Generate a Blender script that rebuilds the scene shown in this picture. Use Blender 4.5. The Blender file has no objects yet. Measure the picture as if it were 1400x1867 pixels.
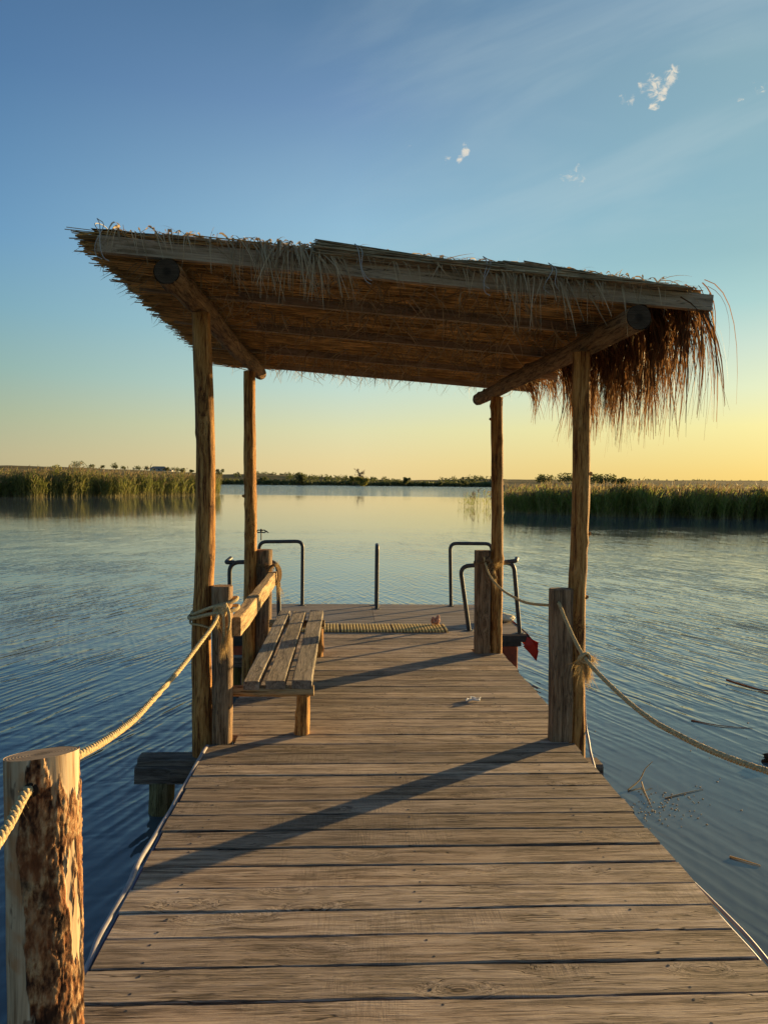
import bpy, bmesh, math, random
import numpy as np
from mathutils import Vector, Matrix, noise as mnoise

random.seed(7)
rng = np.random.default_rng(7)
scene = bpy.context.scene
C = scene.collection

# ------------------------------------------------------------------ camera
YAW, PITCH, ROLL = math.radians(2.721), math.radians(2.188), 0.012
fwd = Vector((math.sin(YAW) * math.cos(PITCH), math.cos(YAW) * math.cos(PITCH), -math.sin(PITCH)))
r0 = Vector((math.cos(YAW), -math.sin(YAW), 0))
u0 = r0.cross(fwd)
rt = r0 * math.cos(ROLL) + u0 * math.sin(ROLL)
up = -r0 * math.sin(ROLL) + u0 * math.cos(ROLL)
cam_data = bpy.data.cameras.new('camera')
cam = bpy.data.objects.new('camera', cam_data)
C.objects.link(cam)
cam.matrix_world = Matrix(((rt.x, up.x, -fwd.x, 0), (rt.y, up.y, -fwd.y, 0), (rt.z, up.z, -fwd.z, 1.6), (0, 0, 0, 1)))
cam_data.sensor_fit = 'HORIZONTAL'
cam_data.sensor_width = 36.0
cam_data.lens = 36.0 * 1380.0 / 1400.0
cam_data.clip_start = 0.05
cam_data.clip_end = 20000
scene.camera = cam
scene.render.engine = 'CYCLES'
scene.cycles.use_denoising = True
scene.cycles.sample_clamp_indirect = 6.0
scene.cycles.max_bounces = 8
scene.view_settings.view_transform = 'Standard'
scene.view_settings.look = 'None'
scene.view_settings.exposure = 1.3
scene.view_settings.gamma = 1.0

SUN_EL = math.radians(6.4)
SUN_AZ = math.atan2(0.80, 0.60)          # clockwise from +Y
sun_dir = Vector((math.sin(SUN_AZ) * math.cos(SUN_EL), math.cos(SUN_AZ) * math.cos(SUN_EL), math.sin(SUN_EL)))


# ------------------------------------------------------------------ node helper
class NT:
    def __init__(self, tree):
        self.t = tree
        tree.nodes.clear()

    def n(self, typ, _out=0, _p=None, **ins):
        nd = self.t.nodes.new(typ)
        for k, v in (_p or {}).items():
            setattr(nd, k, v)
        for k, v in ins.items():
            key = int(k[1:]) if k[0] == 'i' and k[1:].isdigit() else k.replace('_', ' ')
            s = nd.inputs[key]
            if hasattr(v, 'is_output') or isinstance(v, bpy.types.NodeSocket):
                self.t.links.new(v, s)
            else:
                if s.type == 'RGBA' and not isinstance(v, (int, float)) and len(v) == 3:
                    v = (*v, 1)
                s.default_value = v
        return nd.outputs[_out]

    def math(self, op, a, b=0.0, c=0.0, clamp=False):
        return self.n('ShaderNodeMath', _p={'operation': op, 'use_clamp': clamp}, i0=a, i1=b, i2=c)

    def vmath(self, op, a, b=(0, 0, 0), out=0):
        return self.n('ShaderNodeVectorMath', _out=out, _p={'operation': op}, i0=a, i1=b)

    def mix(self, f, a, b, mode='MIX'):
        return self.n('ShaderNodeMix', _out=2, _p={'data_type': 'RGBA', 'blend_type': mode, 'clamp_factor': True}, i0=f, i6=a, i7=b)

    def noise(self, vec, scale, detail=4.0, rough=0.55, dist=0.0):
        return self.n('ShaderNodeTexNoise', Vector=vec, Scale=scale, Detail=detail, Roughness=rough, Distortion=dist)

    def ramp(self, fac, stops, interp='LINEAR'):
        nd = self.t.nodes.new('ShaderNodeValToRGB')
        cr = nd.color_ramp
        cr.interpolation = interp
        while len(cr.elements) < len(stops):
            cr.elements.new(0.5)
        for e, (p, c) in zip(cr.elements, stops):
            e.position = p
            e.color = (*c, 1) if not isinstance(c, (int, float)) else (c, c, c, 1)
        self.t.links.new(fac, nd.inputs[0])
        return nd.outputs[0]

    def rng(self, v, a, b, c=0.0, d=1.0, smooth=True):
        return self.n('ShaderNodeMapRange', _p={'interpolation_type': 'SMOOTHSTEP' if smooth else 'LINEAR'}, i0=v, i1=a, i2=b, i3=c, i4=d)

    def mapping(self, vec, scale=(1, 1, 1), rot=(0, 0, 0), loc=(0, 0, 0)):
        return self.n('ShaderNodeMapping', Vector=vec, Scale=scale, Rotation=rot, Location=loc)

    def bump(self, h, strength=0.5, dist=0.01, normal=None):
        k = dict(Height=h, Strength=strength, Distance=dist)
        if normal is not None:
            k['Normal'] = normal
        return self.n('ShaderNodeBump', **k)

    def out(self, s, slot='Surface', typ='ShaderNodeOutputMaterial'):
        o = self.t.nodes.new(typ)
        self.t.links.new(s, o.inputs[slot])
        return o


def new_mat(name):
    m = bpy.data.materials.new(name)
    m.use_nodes = True
    return m, NT(m.node_tree)


def bsdf(t, color, rough=0.8, normal=None, **kw):
    k = dict(Base_Color=color, Roughness=rough)
    if normal is not None:
        k['Normal'] = normal
    k.update(kw)
    return t.n('ShaderNodeBsdfPrincipled', **k)


# ------------------------------------------------------------------ sky and sun
world = bpy.data.worlds.new('World')
scene.world = world
world.use_nodes = True
w = NT(world.node_tree)
tc = w.n('ShaderNodeTexCoord', _out=0)          # direction of the sky
sky = w.n('ShaderNodeTexSky', _p=dict(sky_type='NISHITA', sun_disc=False, sun_elevation=SUN_EL, sun_rotation=SUN_AZ,
                                      altitude=0, air_density=1.0, dust_density=1.0, ozone_density=2.0))
sep_z = w.n('ShaderNodeSeparateXYZ', _out=2, Vector=tc)
el = w.math('MAXIMUM', sep_z, 0.0)
hx_ = w.vmath('NORMALIZE', w.vmath('MULTIPLY', tc, (1, 1, 0)))
ca = w.vmath('DOT_PRODUCT', hx_, (math.sin(SUN_AZ), math.cos(SUN_AZ), 0), out=1)
# clear evening sky by height above the horizon: away from the sun, across it, towards it
away = w.ramp(el, [(0.0000, (0.5271, 0.4564, 0.2623)), (0.0262, (0.5271, 0.4793, 0.2874)), (0.0785, (0.4020, 0.4793, 0.3325)), (0.1305, (0.2874, 0.4621, 0.4233)), (0.1994, (0.2086, 0.4125, 0.5149)), (0.2756, (0.1500, 0.3372, 0.5457)), (0.3338, (0.1248, 0.2831, 0.4910)), (0.4384, (0.0844, 0.2016, 0.3916)), (0.5299, (0.0704, 0.1620, 0.3278)), (0.7660, (0.0482, 0.1144, 0.2623)), (1.0000, (0.0343, 0.0844, 0.2086))])
across = w.ramp(el, [(0.0000, (0.8714, 0.6724, 0.3325)), (0.0262, (0.8714, 0.7084, 0.3613)), (0.0698, (0.7758, 0.7605, 0.4564)), (0.1219, (0.5776, 0.7454, 0.6445)), (0.1908, (0.4125, 0.6584, 0.7011)), (0.3173, (0.3050, 0.5333, 0.6939)), (0.4384, (0.1746, 0.3140, 0.5149)), (0.5299, (0.0976, 0.2086, 0.3663)), (0.7660, (0.0578, 0.1384, 0.2961)), (1.0000, (0.0343, 0.0844, 0.2086))])
toward = w.ramp(el, [(0.0000, (0.8550, 0.6172, 0.1746)), (0.0175, (0.8714, 0.6514, 0.2016)), (0.0732, (0.9216, 0.8388, 0.3515)), (0.1184, (0.7835, 0.8550, 0.5520)), (0.1668, (0.6105, 0.7682, 0.6376)), (0.2164, (0.4020, 0.6584, 0.6376)), (0.2706, (0.3005, 0.5333, 0.5711)), (0.3387, (0.2664, 0.4851, 0.5647)), (0.4540, (0.2582, 0.4397, 0.5149)), (0.5299, (0.1878, 0.3419, 0.4851)), (0.7660, (0.0762, 0.1746, 0.3419)), (1.0000, (0.0343, 0.0844, 0.2086))])
grad = w.mix(w.rng(ca, 0.18, 0.60, 0, 1, False), away, across)
grad = w.mix(w.rng(ca, 0.60, 0.92, 0, 1, False), grad, toward)
# thin streaks of high haze and a few torn cloud scraps
su = w.vmath('DOT_PRODUCT', tc, (0.9234, -0.1955, 0.3302), out=1)
sv = w.vmath('DOT_PRODUCT', tc, (0.3780, 0.3158, -0.8703), out=1)
sd = w.n('ShaderNodeCombineXYZ', X=w.math('MULTIPLY', su, 2.2), Y=w.math('MULTIPLY', sv, 11.0), Z=0.3)
streak = w.rng(w.noise(sd, 1.0, 5, 0.55, 0.5), 0.40, 0.72)
hi_ = w.math('MULTIPLY', w.rng(sep_z, 0.16, 0.36), w.rng(ca, 0.40, 0.85))
grad = w.mix(w.math('MULTIPLY', streak, w.math('MULTIPLY', hi_, 0.27)), grad, (0.56, 0.68, 0.70))
wob_ = w.vmath('SCALE', w.vmath('SUBTRACT', w.n('ShaderNodeTexNoise', _out=1, Vector=tc, Scale=30.0, Detail=3.0), (0.5, 0.5, 0.5)))
wob_.node.inputs[3].default_value = 0.035
tcw = w.vmath('ADD', tc, wob_)
cl = None
for (d_, rad_, amt_) in (
        ((0.3466, 0.8243, 0.4477), 0.020, 1.00), ((0.3301, 0.8355, 0.4394), 0.018, 1.00), ((0.3419, 0.8340, 0.4331), 0.015, 1.00),
        ((0.3211, 0.8364, 0.4443), 0.012, 0.90), ((0.3376, 0.8407, 0.4233), 0.011, 0.95), ((0.3107, 0.8484, 0.4285), 0.013, 0.85),
        ((0.3027, 0.8518, 0.4275), 0.010, 0.60), ((0.1328, 0.9101, 0.3925), 0.012, 0.90), ((0.1287, 0.9130, 0.3872), 0.009, 0.85),
        ((0.1092, 0.9151, 0.3881), 0.010, 0.80), ((0.0675, 0.9132, 0.4020), 0.008, 0.75), ((0.4163, 0.8099, 0.4133), 0.009, 0.75),
        ((0.4346, 0.7958, 0.4217), 0.013, 0.95), ((0.4277, 0.7984, 0.4239), 0.010, 0.70), ((0.2637, 0.8932, 0.3642), 0.030, 0.45),
        ((0.3752, 0.8094, 0.4518), 0.009, 0.60), ((0.3947, 0.7911, 0.4673), 0.009, 0.55), ((0.1312, 0.9020, 0.4112), 0.006, 0.60)):
    dist_ = w.vmath('DISTANCE', tcw, d_, out=1)
    g_ = w.rng(dist_, rad_ * 0.15, rad_, amt_, 0.0)
    cl = g_ if cl is None else w.math('MAXIMUM', cl, g_)
cn = w.noise(w.mapping(w.vmath('ADD', tc, (0.3, 0.1, 0.7)), (1, 1, 1.5), (0.3, 0.2, 0.1)), 85.0, 8, 0.68, 0.9)
cm = w.rng(w.math('ADD', cn, w.math('MULTIPLY', w.math('SUBTRACT', cl, 0.75), 0.34)), 0.42, 0.70)
cm = w.math('MULTIPLY', cm, w.rng(cl, 0.0, 0.25))
grad = w.mix(w.math('MULTIPLY', cm, 0.9), grad, (0.95, 0.84, 0.66))
# glow round the low sun itself
cs = w.math('MAXIMUM', w.vmath('DOT_PRODUCT', tc, tuple(sun_dir), out=1), 0.0)
glow = w.math('MULTIPLY', w.math('POWER', cs, 70.0), 3.0)
grad = w.mix(1.0, grad, w.mix(w.math('MINIMUM', glow, 1.0), (0, 0, 0), (3.0, 2.1, 1.0)), 'ADD')
bg1 = w.n('ShaderNodeBackground', Color=sky, Strength=0.05)
bg2 = w.n('ShaderNodeBackground', Color=grad, Strength=0.41)
w.out(w.n('ShaderNodeMixShader', i0=0.88, i1=bg1, i2=bg2), typ='ShaderNodeOutputWorld')

sl = bpy.data.lights.new('sun', 'SUN')
sl.energy = 4.5
sl.angle = math.radians(0.55)
sl.color = (1.0, 0.68, 0.29)
so = bpy.data.objects.new('sun', sl)
C.objects.link(so)
so.rotation_euler = (-sun_dir).to_track_quat('-Z', 'Y').to_euler()


# ------------------------------------------------------------------ object helpers
def tag(o, label=None, cat=None, group=None, kind=None):
    if label: o['label'] = label
    if cat: o['category'] = cat
    if group: o['group'] = group
    if kind: o['kind'] = kind
    return o


def empty(name, loc, label=None, cat=None, group=None):
    o = bpy.data.objects.new(name, None)
    C.objects.link(o)
    o.location = loc
    o.empty_display_size = 0.1
    return tag(o, label, cat, group)


class MB:
    """collects vertices and faces of one mesh"""
    def __init__(self):
        self.v, self.f, self.m, self.n = [], [], [], 0

    def add(self, v, f, mi=0):
        v = np.asarray(v, dtype=np.float64).reshape(-1, 3)
        f = np.asarray(f, dtype=np.int64)
        if f.ndim == 1: f = f.reshape(1, -1)
        self.v.append(v)
        self.f.append(f + self.n)
        self.m.append(np.full(len(f), mi, dtype=np.int32))
        self.n += len(v)
        return self

    def tube(self, pts, rad, sides=12, caps=True, mi=0, twist=0.0, ell=None):
        v, f, c = tube(pts, rad, sides, twist, ell)
        n0 = self.n
        self.add(v, f, mi)
        if caps:
            for ring, rev in ((range(sides), True), (range(len(v) - sides, len(v)), False)):
                r = list(ring)
                cen = v[r].mean(axis=0)
                base = self.n
                self.add(np.vstack([v[r], cen]), [[i, (i + 1) % sides, sides] if not rev else [(i + 1) % sides, i, sides] for i in range(sides)], mi)
        return self

    def box(self, lo, hi, mi=0):
        x0, y0, z0 = lo; x1, y1, z1 = hi
        v = [(x0, y0, z0), (x1, y0, z0), (x1, y1, z0), (x0, y1, z0), (x0, y0, z1), (x1, y0, z1), (x1, y1, z1), (x0, y1, z1)]
        f = [(0, 3, 2, 1), (4, 5, 6, 7), (0, 1, 5, 4), (1, 2, 6, 5), (2, 3, 7, 6), (3, 0, 4, 7)]
        return self.add(v, f, mi)

    def build(self, name, mats, parent=None, base=(0, 0, 0), smooth=True, weld=False):
        v = np.vstack(self.v) - np.asarray(base)
        me = bpy.data.meshes.new(name)
        loops = np.concatenate([f.ravel() for f in self.f])
        sizes = np.concatenate([np.full(len(f), f.shape[1]) for f in self.f])
        starts = np.concatenate([[0], np.cumsum(sizes)[:-1]])
        me.vertices.add(len(v)); me.vertices.foreach_set('co', v.ravel())
        me.loops.add(len(loops)); me.loops.foreach_set('vertex_index', loops.astype(np.int32))
        me.polygons.add(len(sizes))
        me.polygons.foreach_set('loop_start', starts.astype(np.int32))
        me.polygons.foreach_set('loop_total', sizes.astype(np.int32))
        if not isinstance(mats, (list, tuple)): mats = [mats]
        for m in mats: me.materials.append(m)
        me.polygons.foreach_set('material_index', np.concatenate(self.m))
        me.polygons.foreach_set('use_smooth', np.full(len(sizes), smooth))
        me.update(calc_edges=True)
        me.validate()
        o = bpy.data.objects.new(name, me)
        C.objects.link(o)
        if parent is not None:
            o.parent = parent
            o.location = Vector(base) - world_loc(parent)
        else:
            o.location = base
        return o


def world_loc(o):
    p = Vector(o.location)
    while o.parent is not None:
        o = o.parent
        p += Vector(o.location)
    return p


def tube(pts, rad, sides=12, twist=0.0, ell=None):
    p = np.asarray(pts, dtype=float)
    k = len(p)
    rad = np.broadcast_to(np.asarray(rad, dtype=float), (k,)) if np.ndim(rad) < 2 else np.asarray(rad, dtype=float)
    t = np.gradient(p, axis=0)
    t /= np.linalg.norm(t, axis=1, keepdims=True) + 1e-12
    a = np.array([1.0, 0, 0]) if abs(t[0][0]) < 0.9 else np.array([0, 1.0, 0])
    nrm = np.zeros_like(p)
    nrm[0] = a - t[0] * (a @ t[0]); nrm[0] /= np.linalg.norm(nrm[0])
    for i in range(1, k):
        q = nrm[i - 1] - t[i] * (nrm[i - 1] @ t[i])
        nrm[i] = q / np.linalg.norm(q)
    b = np.cross(t, nrm)
    ang = np.linspace(0, 2 * np.pi, sides, endpoint=False)
    A = ang[None, :] + (np.arange(k) * twist)[:, None]
    e = ell or (1, 1)
    R = rad[:, None] if rad.ndim == 1 else rad
    ring = p[:, None, :] + (R * np.cos(A) * e[0])[..., None] * nrm[:, None, :] + (R * np.sin(A) * e[1])[..., None] * b[:, None, :]
    v = ring.reshape(-1, 3)
    i = np.arange(k - 1)[:, None] * sides
    j = np.arange(sides)[None, :]
    j2 = (j + 1) % sides
    f = np.stack([i + j, i + j2, i + sides + j2, i + sides + j], axis=-1).reshape(-1, 4)
    return v, f, None


def smooth_path(pts, n):
    """Catmull-Rom through the points"""
    p = np.asarray(pts, dtype=float)
    p = np.vstack([2 * p[0] - p[1], p, 2 * p[-1] - p[-2]])
    seg = len(p) - 3
    u = np.linspace(0, seg, n)
    i = np.minimum(u.astype(int), seg - 1)
    t = (u - i)[:, None]
    a, b, c, d = p[i], p[i + 1], p[i + 2], p[i + 3]
    return 0.5 * (2 * b + (c - a) * t + (2 * a - 5 * b + 4 * c - d) * t ** 2 + (3 * b - a - 3 * c + d) * t ** 3)


def nz(x, y=0.0, z=0.0):
    return mnoise.noise(Vector((x, y, z)))


def ribbons(P0, mid, P2, width, k=4, side=None):
    """many thin blades at once: quadratic curves P0 -> mid -> P2, tapered; returns verts, faces"""
    n = len(P0)
    s = np.linspace(0, 1, k + 1)[None, :, None]
    c = (1 - s) ** 2 * P0[:, None] + 2 * s * (1 - s) * mid[:, None] + s ** 2 * P2[:, None]
    if side is None:
        side = rng.normal(size=(n, 3))
    d = P2 - P0
    d /= np.linalg.norm(d, axis=1, keepdims=True) + 1e-9
    side = side - d * np.sum(side * d, axis=1, keepdims=True)
    side /= np.linalg.norm(side, axis=1, keepdims=True) + 1e-9
    ww = np.asarray(width).reshape(-1, 1) * np.ones((n, 1))
    taper = (1 - 0.85 * np.linspace(0, 1, k + 1) ** 1.5)[None, :]
    off = side[:, None, :] * (ww * taper * 0.5)[..., None]
    v = np.stack([c - off, c + off], axis=2).reshape(n, (k + 1) * 2, 3)
    base = (np.arange(n) * (k + 1) * 2)[:, None]
    q = np.arange(k)[None, :] * 2
    f = np.stack([base + q, base + q + 1, base + q + 3, base + q + 2], axis=-1).reshape(-1, 4)
    return v.reshape(-1, 3), f


def prisms(P0, P1, r, bend=None):
    """many straight or slightly bent three-sided stalks"""
    n = len(P0)
    M = (P0 + P1) / 2 + (bend if bend is not None else 0)
    d = P1 - P0
    d /= np.linalg.norm(d, axis=1, keepdims=True)
    a = np.cross(d, np.array([0.0, 0.3, 1.0])); a /= np.linalg.norm(a, axis=1, keepdims=True) + 1e-9
    b = np.cross(d, a)
    ang = np.array([0, 2.094, 4.189])
    r = np.asarray(r).reshape(-1, 1, 1)
    ring = (np.cos(ang)[None, :, None] * a[:, None] + np.sin(ang)[None, :, None] * b[:, None]) * r
    v = np.stack([P0[:, None] + ring, M[:, None] + ring, P1[:, None] + ring], axis=1).reshape(n, 9, 3)
    base = (np.arange(n) * 9)[:, None]
    fl = []
    for s in (0, 3):
        for j in range(3):
            fl.append([s + j, s + (j + 1) % 3, s + 3 + (j + 1) % 3, s + 3 + j])
    f = (base[:, :, None] + np.array(fl)[None]).reshape(-1, 4)
    caps = (base[:, :, None] + np.array([[2, 1, 0], [6, 7, 8]])[None]).reshape(-1, 3)
    return v.reshape(-1, 3), f, caps


def board(name, size, mat, parent, center, rot=None, bevel=0.004, warp=0.003, segs=6, seed=0):
    """a sawn board: length along local X, slightly uneven edges, bevelled"""
    L, W, H = size
    xs = np.linspace(-L / 2, L / 2, segs + 1)
    prof = [(-W / 2 + bevel, H / 2), (W / 2 - bevel, H / 2), (W / 2, H / 2 - bevel), (W / 2, -H / 2), (-W / 2, -H / 2), (-W / 2, H / 2 - bevel)]
    v = []
    for i, x in enumerate(xs):
        for j, (y, z) in enumerate(prof):
            s = 1 if y > 0 else -1
            oy = warp * (0.7 * nz(x * 2.3 + seed * 7.1, s * 3.0 + seed, 0.5) + 0.5 * nz(x * 9.0 + seed * 5.1, s * 2.0 + seed, 3.5))
            oz = min(warp, 0.0018) * 0.8 * nz(x * 1.1 + seed * 3.7, s * 0.7, 9.1)
            ox = 0.004 * nz(j * 1.7, seed * 2.0, i) if i in (0, segs) else 0
            v.append((x + ox, y + oy, z + oz))
    n = len(prof)
    f = [[i * n + j, (i + 1) * n + j, (i + 1) * n + (j + 1) % n, i * n + (j + 1) % n] for i in range(segs) for j in range(n)]
    mb = MB().add(v, f)
    mb.add(v[:n], [list(range(n))])
    mb.add(v[-n:], [list(range(n))[::-1]])
    o = mb.build(name, mat, parent, (0, 0, 0), smooth=False)
    o.location = Vector(center) - (world_loc(parent) if parent else Vector())
    if rot is not None: o.rotation_euler = rot
    return o


def log_mesh(pts, r0_, r1_, sides=20, rings=40, rough=0.05, knots=5, seed=0, cap=True):
    """round timber along a path: tapered, uneven, with knots; capped"""
    p = smooth_path(pts, rings)
    L = np.linalg.norm(np.diff(p, axis=0), axis=1).sum()
    R = np.zeros((rings, sides))
    rr = random.Random(seed)
    kn = [(rr.random(), rr.random() * 2 * math.pi, rr.uniform(0.10, 0.28)) for _ in range(knots)]
    for i in range(rings):
        s = i / (rings - 1)
        for j in range(sides):
            a = 2 * math.pi * j / sides
            d = rough * (0.8 * nz(math.cos(a) * 1.1 + seed, math.sin(a) * 1.1, s * L * 2.2) + 0.5 * nz(math.cos(a) * 2.5, math.sin(a) * 2.5 + seed, s * L * 6))
            for ks, ka, kh in kn:
                da = (a - ka + math.pi) % (2 * math.pi) - math.pi
                q = ((s - ks) * L / 0.035) ** 2 + (da / 0.35) ** 2
                if q < 6: d += kh * math.exp(-q)
            R[i, j] = (r0_ + (r1_ - r0_) * s) * (1 + d)
    mb = MB()
    mb.tube(p, R, sides, caps=cap)
    return mb


# ------------------------------------------------------------------ materials
def wood_mat(name, c_dark, c_mid, c_light, axis='X', scale=1.0, grey=None, grey_amt=0.0, rough=0.8, bump=0.6, saw=0.0, knots=0.0, var=0.25):
    m, t = new_mat(name)
    co = t.n('ShaderNodeTexCoord', _out=3)
    rnd = t.n('ShaderNodeObjectInfo', _out=5)
    off = t.n('ShaderNodeCombineXYZ', X=t.math('MULTIPLY', rnd, 37.0), Y=t.math('MULTIPLY', rnd, 91.0), Z=t.math('MULTIPLY', rnd, 53.0))
    v = t.vmath('ADD', co, off)
    st = {'X': (1.0, 14.0, 14.0), 'Y': (14.0, 1.0, 14.0), 'Z': (14.0, 14.0, 1.0)}[axis]
    wob = t.vmath('SCALE', t.n('ShaderNodeTexNoise', _out=1, Vector=v, Scale=3.0 * scale, Detail=2.0))
    wob.node.inputs[3].default_value = 0.028
    v2 = t.vmath('ADD', v, wob)
    if knots > 0:                            # scattered knots; the grain flows round them
        vor = t.n('ShaderNodeTexVoronoi', _out=0, Vector=t.mapping(v2, tuple(1.0 if a == 1.0 else 2.6 for a in st)), Scale=2.6)
        pick = t.rng(t.n('ShaderNodeSeparateColor', Color=vor.node.outputs[1]), 0.50, 0.60)
        kv = vor
        halo = t.math('MULTIPLY', t.rng(kv, 0.05, 0.42, 1.0, 0.0), pick)
        push = t.vmath('SCALE', tuple(0.0 if a == 1.0 else 1.0 for a in st))
        t.t.links.new(t.math('MULTIPLY', halo, 0.045), push.node.inputs[3])
        v2 = t.vmath('ADD', v2, push)
    g1 = t.noise(t.mapping(v2, st), 2.2 * scale, 8, 0.68, 0.4)
    g2 = t.noise(t.mapping(v2, tuple(a * (1 if a == 1.0 else 5) for a in st)), 3.0 * scale, 6, 0.7)
    big = t.noise(v, 1.7 * scale, 3)
    f = t.math('ADD', t.math('MULTIPLY', g1, 0.6), t.math('MULTIPLY', g2, 0.4))
    col = t.ramp(f, [(0.34, tuple(x * 0.35 for x in c_dark)), (0.43, c_dark), (0.50, c_mid), (0.60, c_light)])
    r2 = t.math('FRACT', t.math('MULTIPLY', rnd, 7.13))
    # thin dark weather lines along the grain
    ln = t.noise(t.mapping(v2, tuple(a * (0.55 if a == 1.0 else 3.2) for a in st)), 2.0 * scale, 4, 0.6)
    lines = t.math('MULTIPLY', t.rng(t.math('ABSOLUTE', t.math('SUBTRACT', ln, 0.47)), 0.0, 0.022, 1.0, 0.0), t.rng(t.noise(v, 2.3 * scale, 3), 0.44, 0.60))
    col = t.mix(t.math('MULTIPLY', lines, 0.75), col, tuple(x * 0.4 for x in c_dark))
    if grey is not None:
        gm = t.math('MULTIPLY_ADD', r2, 0.9, t.math('MULTIPLY', t.rng(big, 0.35, 0.65), 0.7), clamp=True)
        grey = t.mix(t.rng(f, 0.38, 0.62), tuple(x * 0.45 for x in grey), tuple(x * 1.35 for x in grey))
        col = t.mix(t.math('MULTIPLY', gm, grey_amt), col, grey)
    # dark blotches and dirt
    bl = t.rng(t.noise(t.mapping(v, tuple(a ** 0.5 for a in st)), 2.6 * scale, 5, 0.65), 0.56, 0.72)
    col = t.mix(t.math('MULTIPLY', bl, 0.55), col, tuple(x * 0.45 for x in c_dark))
    h = t.math('SUBTRACT', f, t.math('MULTIPLY', lines, 0.25))
    if knots > 0:
        ring = t.math('SINE', t.math('MULTIPLY', kv, 80.0))
        km = t.math('MULTIPLY', t.rng(kv, 0.05, 0.20, 1.0, 0.0), pick)
        kc = t.mix(t.math('MULTIPLY_ADD', ring, 0.35, 0.45), tuple(x * 0.3 for x in c_dark), c_mid)
        col = t.mix(t.math('MULTIPLY', km, knots), col, kc)
        h = t.math('ADD', h, t.math('MULTIPLY', t.math('MULTIPLY', ring, km), 0.12))
    vb = t.math('MULTIPLY_ADD', rnd, var * 2, 1.0 - var)
    col = t.mix(1.0, col, t.n('ShaderNodeCombineColor', Red=vb, Green=vb, Blue=vb), 'MULTIPLY')
    if saw > 0:
        sw = t.noise(t.mapping(v2, tuple(70.0 if a == 1.0 else 4.0 for a in st)), 1.6, 3, 0.7, 0.6)
        sm = t.math('MULTIPLY', t.rng(t.noise(v, 2.0, 3), 0.50, 0.66), 0.8)
        h = t.math('ADD', h, t.math('MULTIPLY', t.math('MULTIPLY', sw, sm), saw))
        dk = t.math('MULTIPLY', t.rng(sw, 0.55, 0.35), t.math('MULTIPLY', sm, 0.35))
        col = t.mix(dk, col, tuple(x * 0.6 for x in c_dark))
    # drying cracks along the grain
    cr = t.noise(t.mapping(v2, tuple(a * (0.7 if a == 1.0 else 1.3) for a in st)), 2.4 * scale, 2, 0.5)
    crack = t.rng(t.math('ABSOLUTE', t.math('SUBTRACT', cr, 0.5)), 0.0, 0.016, 1.0, 0.0)
    crm = t.math('MULTIPLY', crack, t.rng(t.noise(v, 3.1, 2), 0.47, 0.58))
    col = t.mix(t.math('MULTIPLY', crm, 0.9), col, tuple(x * 0.25 for x in c_dark))
    h = t.math('SUBTRACT', h, t.math('MULTIPLY', crm, 0.5))
    nrm = t.bump(h, bump, 0.011)
    t.out(bsdf(t, col, rough, nrm, **{'Specular_IOR_Level': 0.25}))
    return m


M = {}
M['deck'] = wood_mat('weathered_deck_wood', (0.145, 0.094, 0.058), (0.33, 0.238, 0.16), (0.50, 0.38, 0.265), 'X', 1.0,
                     grey=(0.31, 0.25, 0.19), grey_amt=0.6, bump=1.0, saw=0.35, knots=1.0, var=0.32)
M['post'] = wood_mat('debarked_post_wood', (0.13, 0.042, 0.010), (0.44, 0.205, 0.052), (0.62, 0.35, 0.12), 'Z', 1.4, bump=1.0, knots=0.5, var=0.12)
M['log'] = wood_mat('rough_log_wood', (0.09, 0.045, 0.018), (0.28, 0.165, 0.07), (0.42, 0.27, 0.13), 'Y', 1.8, bump=1.3, var=0.1)
M['stub'] = wood_mat('grey_stub_wood', (0.10, 0.05, 0.022), (0.28, 0.165, 0.08), (0.42, 0.27, 0.15), 'Z', 1.2, grey=(0.22, 0.165, 0.115), grey_amt=0.35, bump=1.2, knots=0.6, var=0.15)
M['sawn'] = wood_mat('sawn_fascia_wood', (0.26, 0.18, 0.10), (0.40, 0.29, 0.18), (0.50, 0.38, 0.25), 'X', 1.0, bump=0.5, saw=0.3, knots=0.4, var=0.12)
M['bench'] = wood_mat('weathered_bench_wood', (0.13, 0.095, 0.065), (0.27, 0.21, 0.145), (0.40, 0.32, 0.22), 'X', 1.2, grey=(0.25, 0.225, 0.19), grey_amt=0.5, bump=1.2, saw=0.3, knots=0.7, var=0.1)
M['beam'] = wood_mat('rough_beam_wood', (0.20, 0.12, 0.055), (0.42, 0.28, 0.13), (0.55, 0.39, 0.21), 'X', 1.3, bump=0.8, knots=0.4, var=0.1)
M['ply'] = wood_mat('stained_plywood', (0.16, 0.12, 0.08), (0.29, 0.22, 0.15), (0.36, 0.28, 0.20), 'X', 0.6, grey=(0.22, 0.19, 0.16), grey_amt=0.7, bump=0.25, var=0.06)
M['pile'] = wood_mat('mossy_pile_wood', (0.09, 0.075, 0.03), (0.22, 0.18, 0.08), (0.36, 0.32, 0.18), 'Z', 1.6, grey=(0.16, 0.17, 0.05), grey_amt=0.6, bump=1.0, var=0.1)
M['wetbeam'] = wood_mat('dark_beam_wood', (0.08, 0.06, 0.045), (0.18, 0.14, 0.105), (0.28, 0.225, 0.17), 'X', 1.2, bump=1.0, var=0.1)


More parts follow.
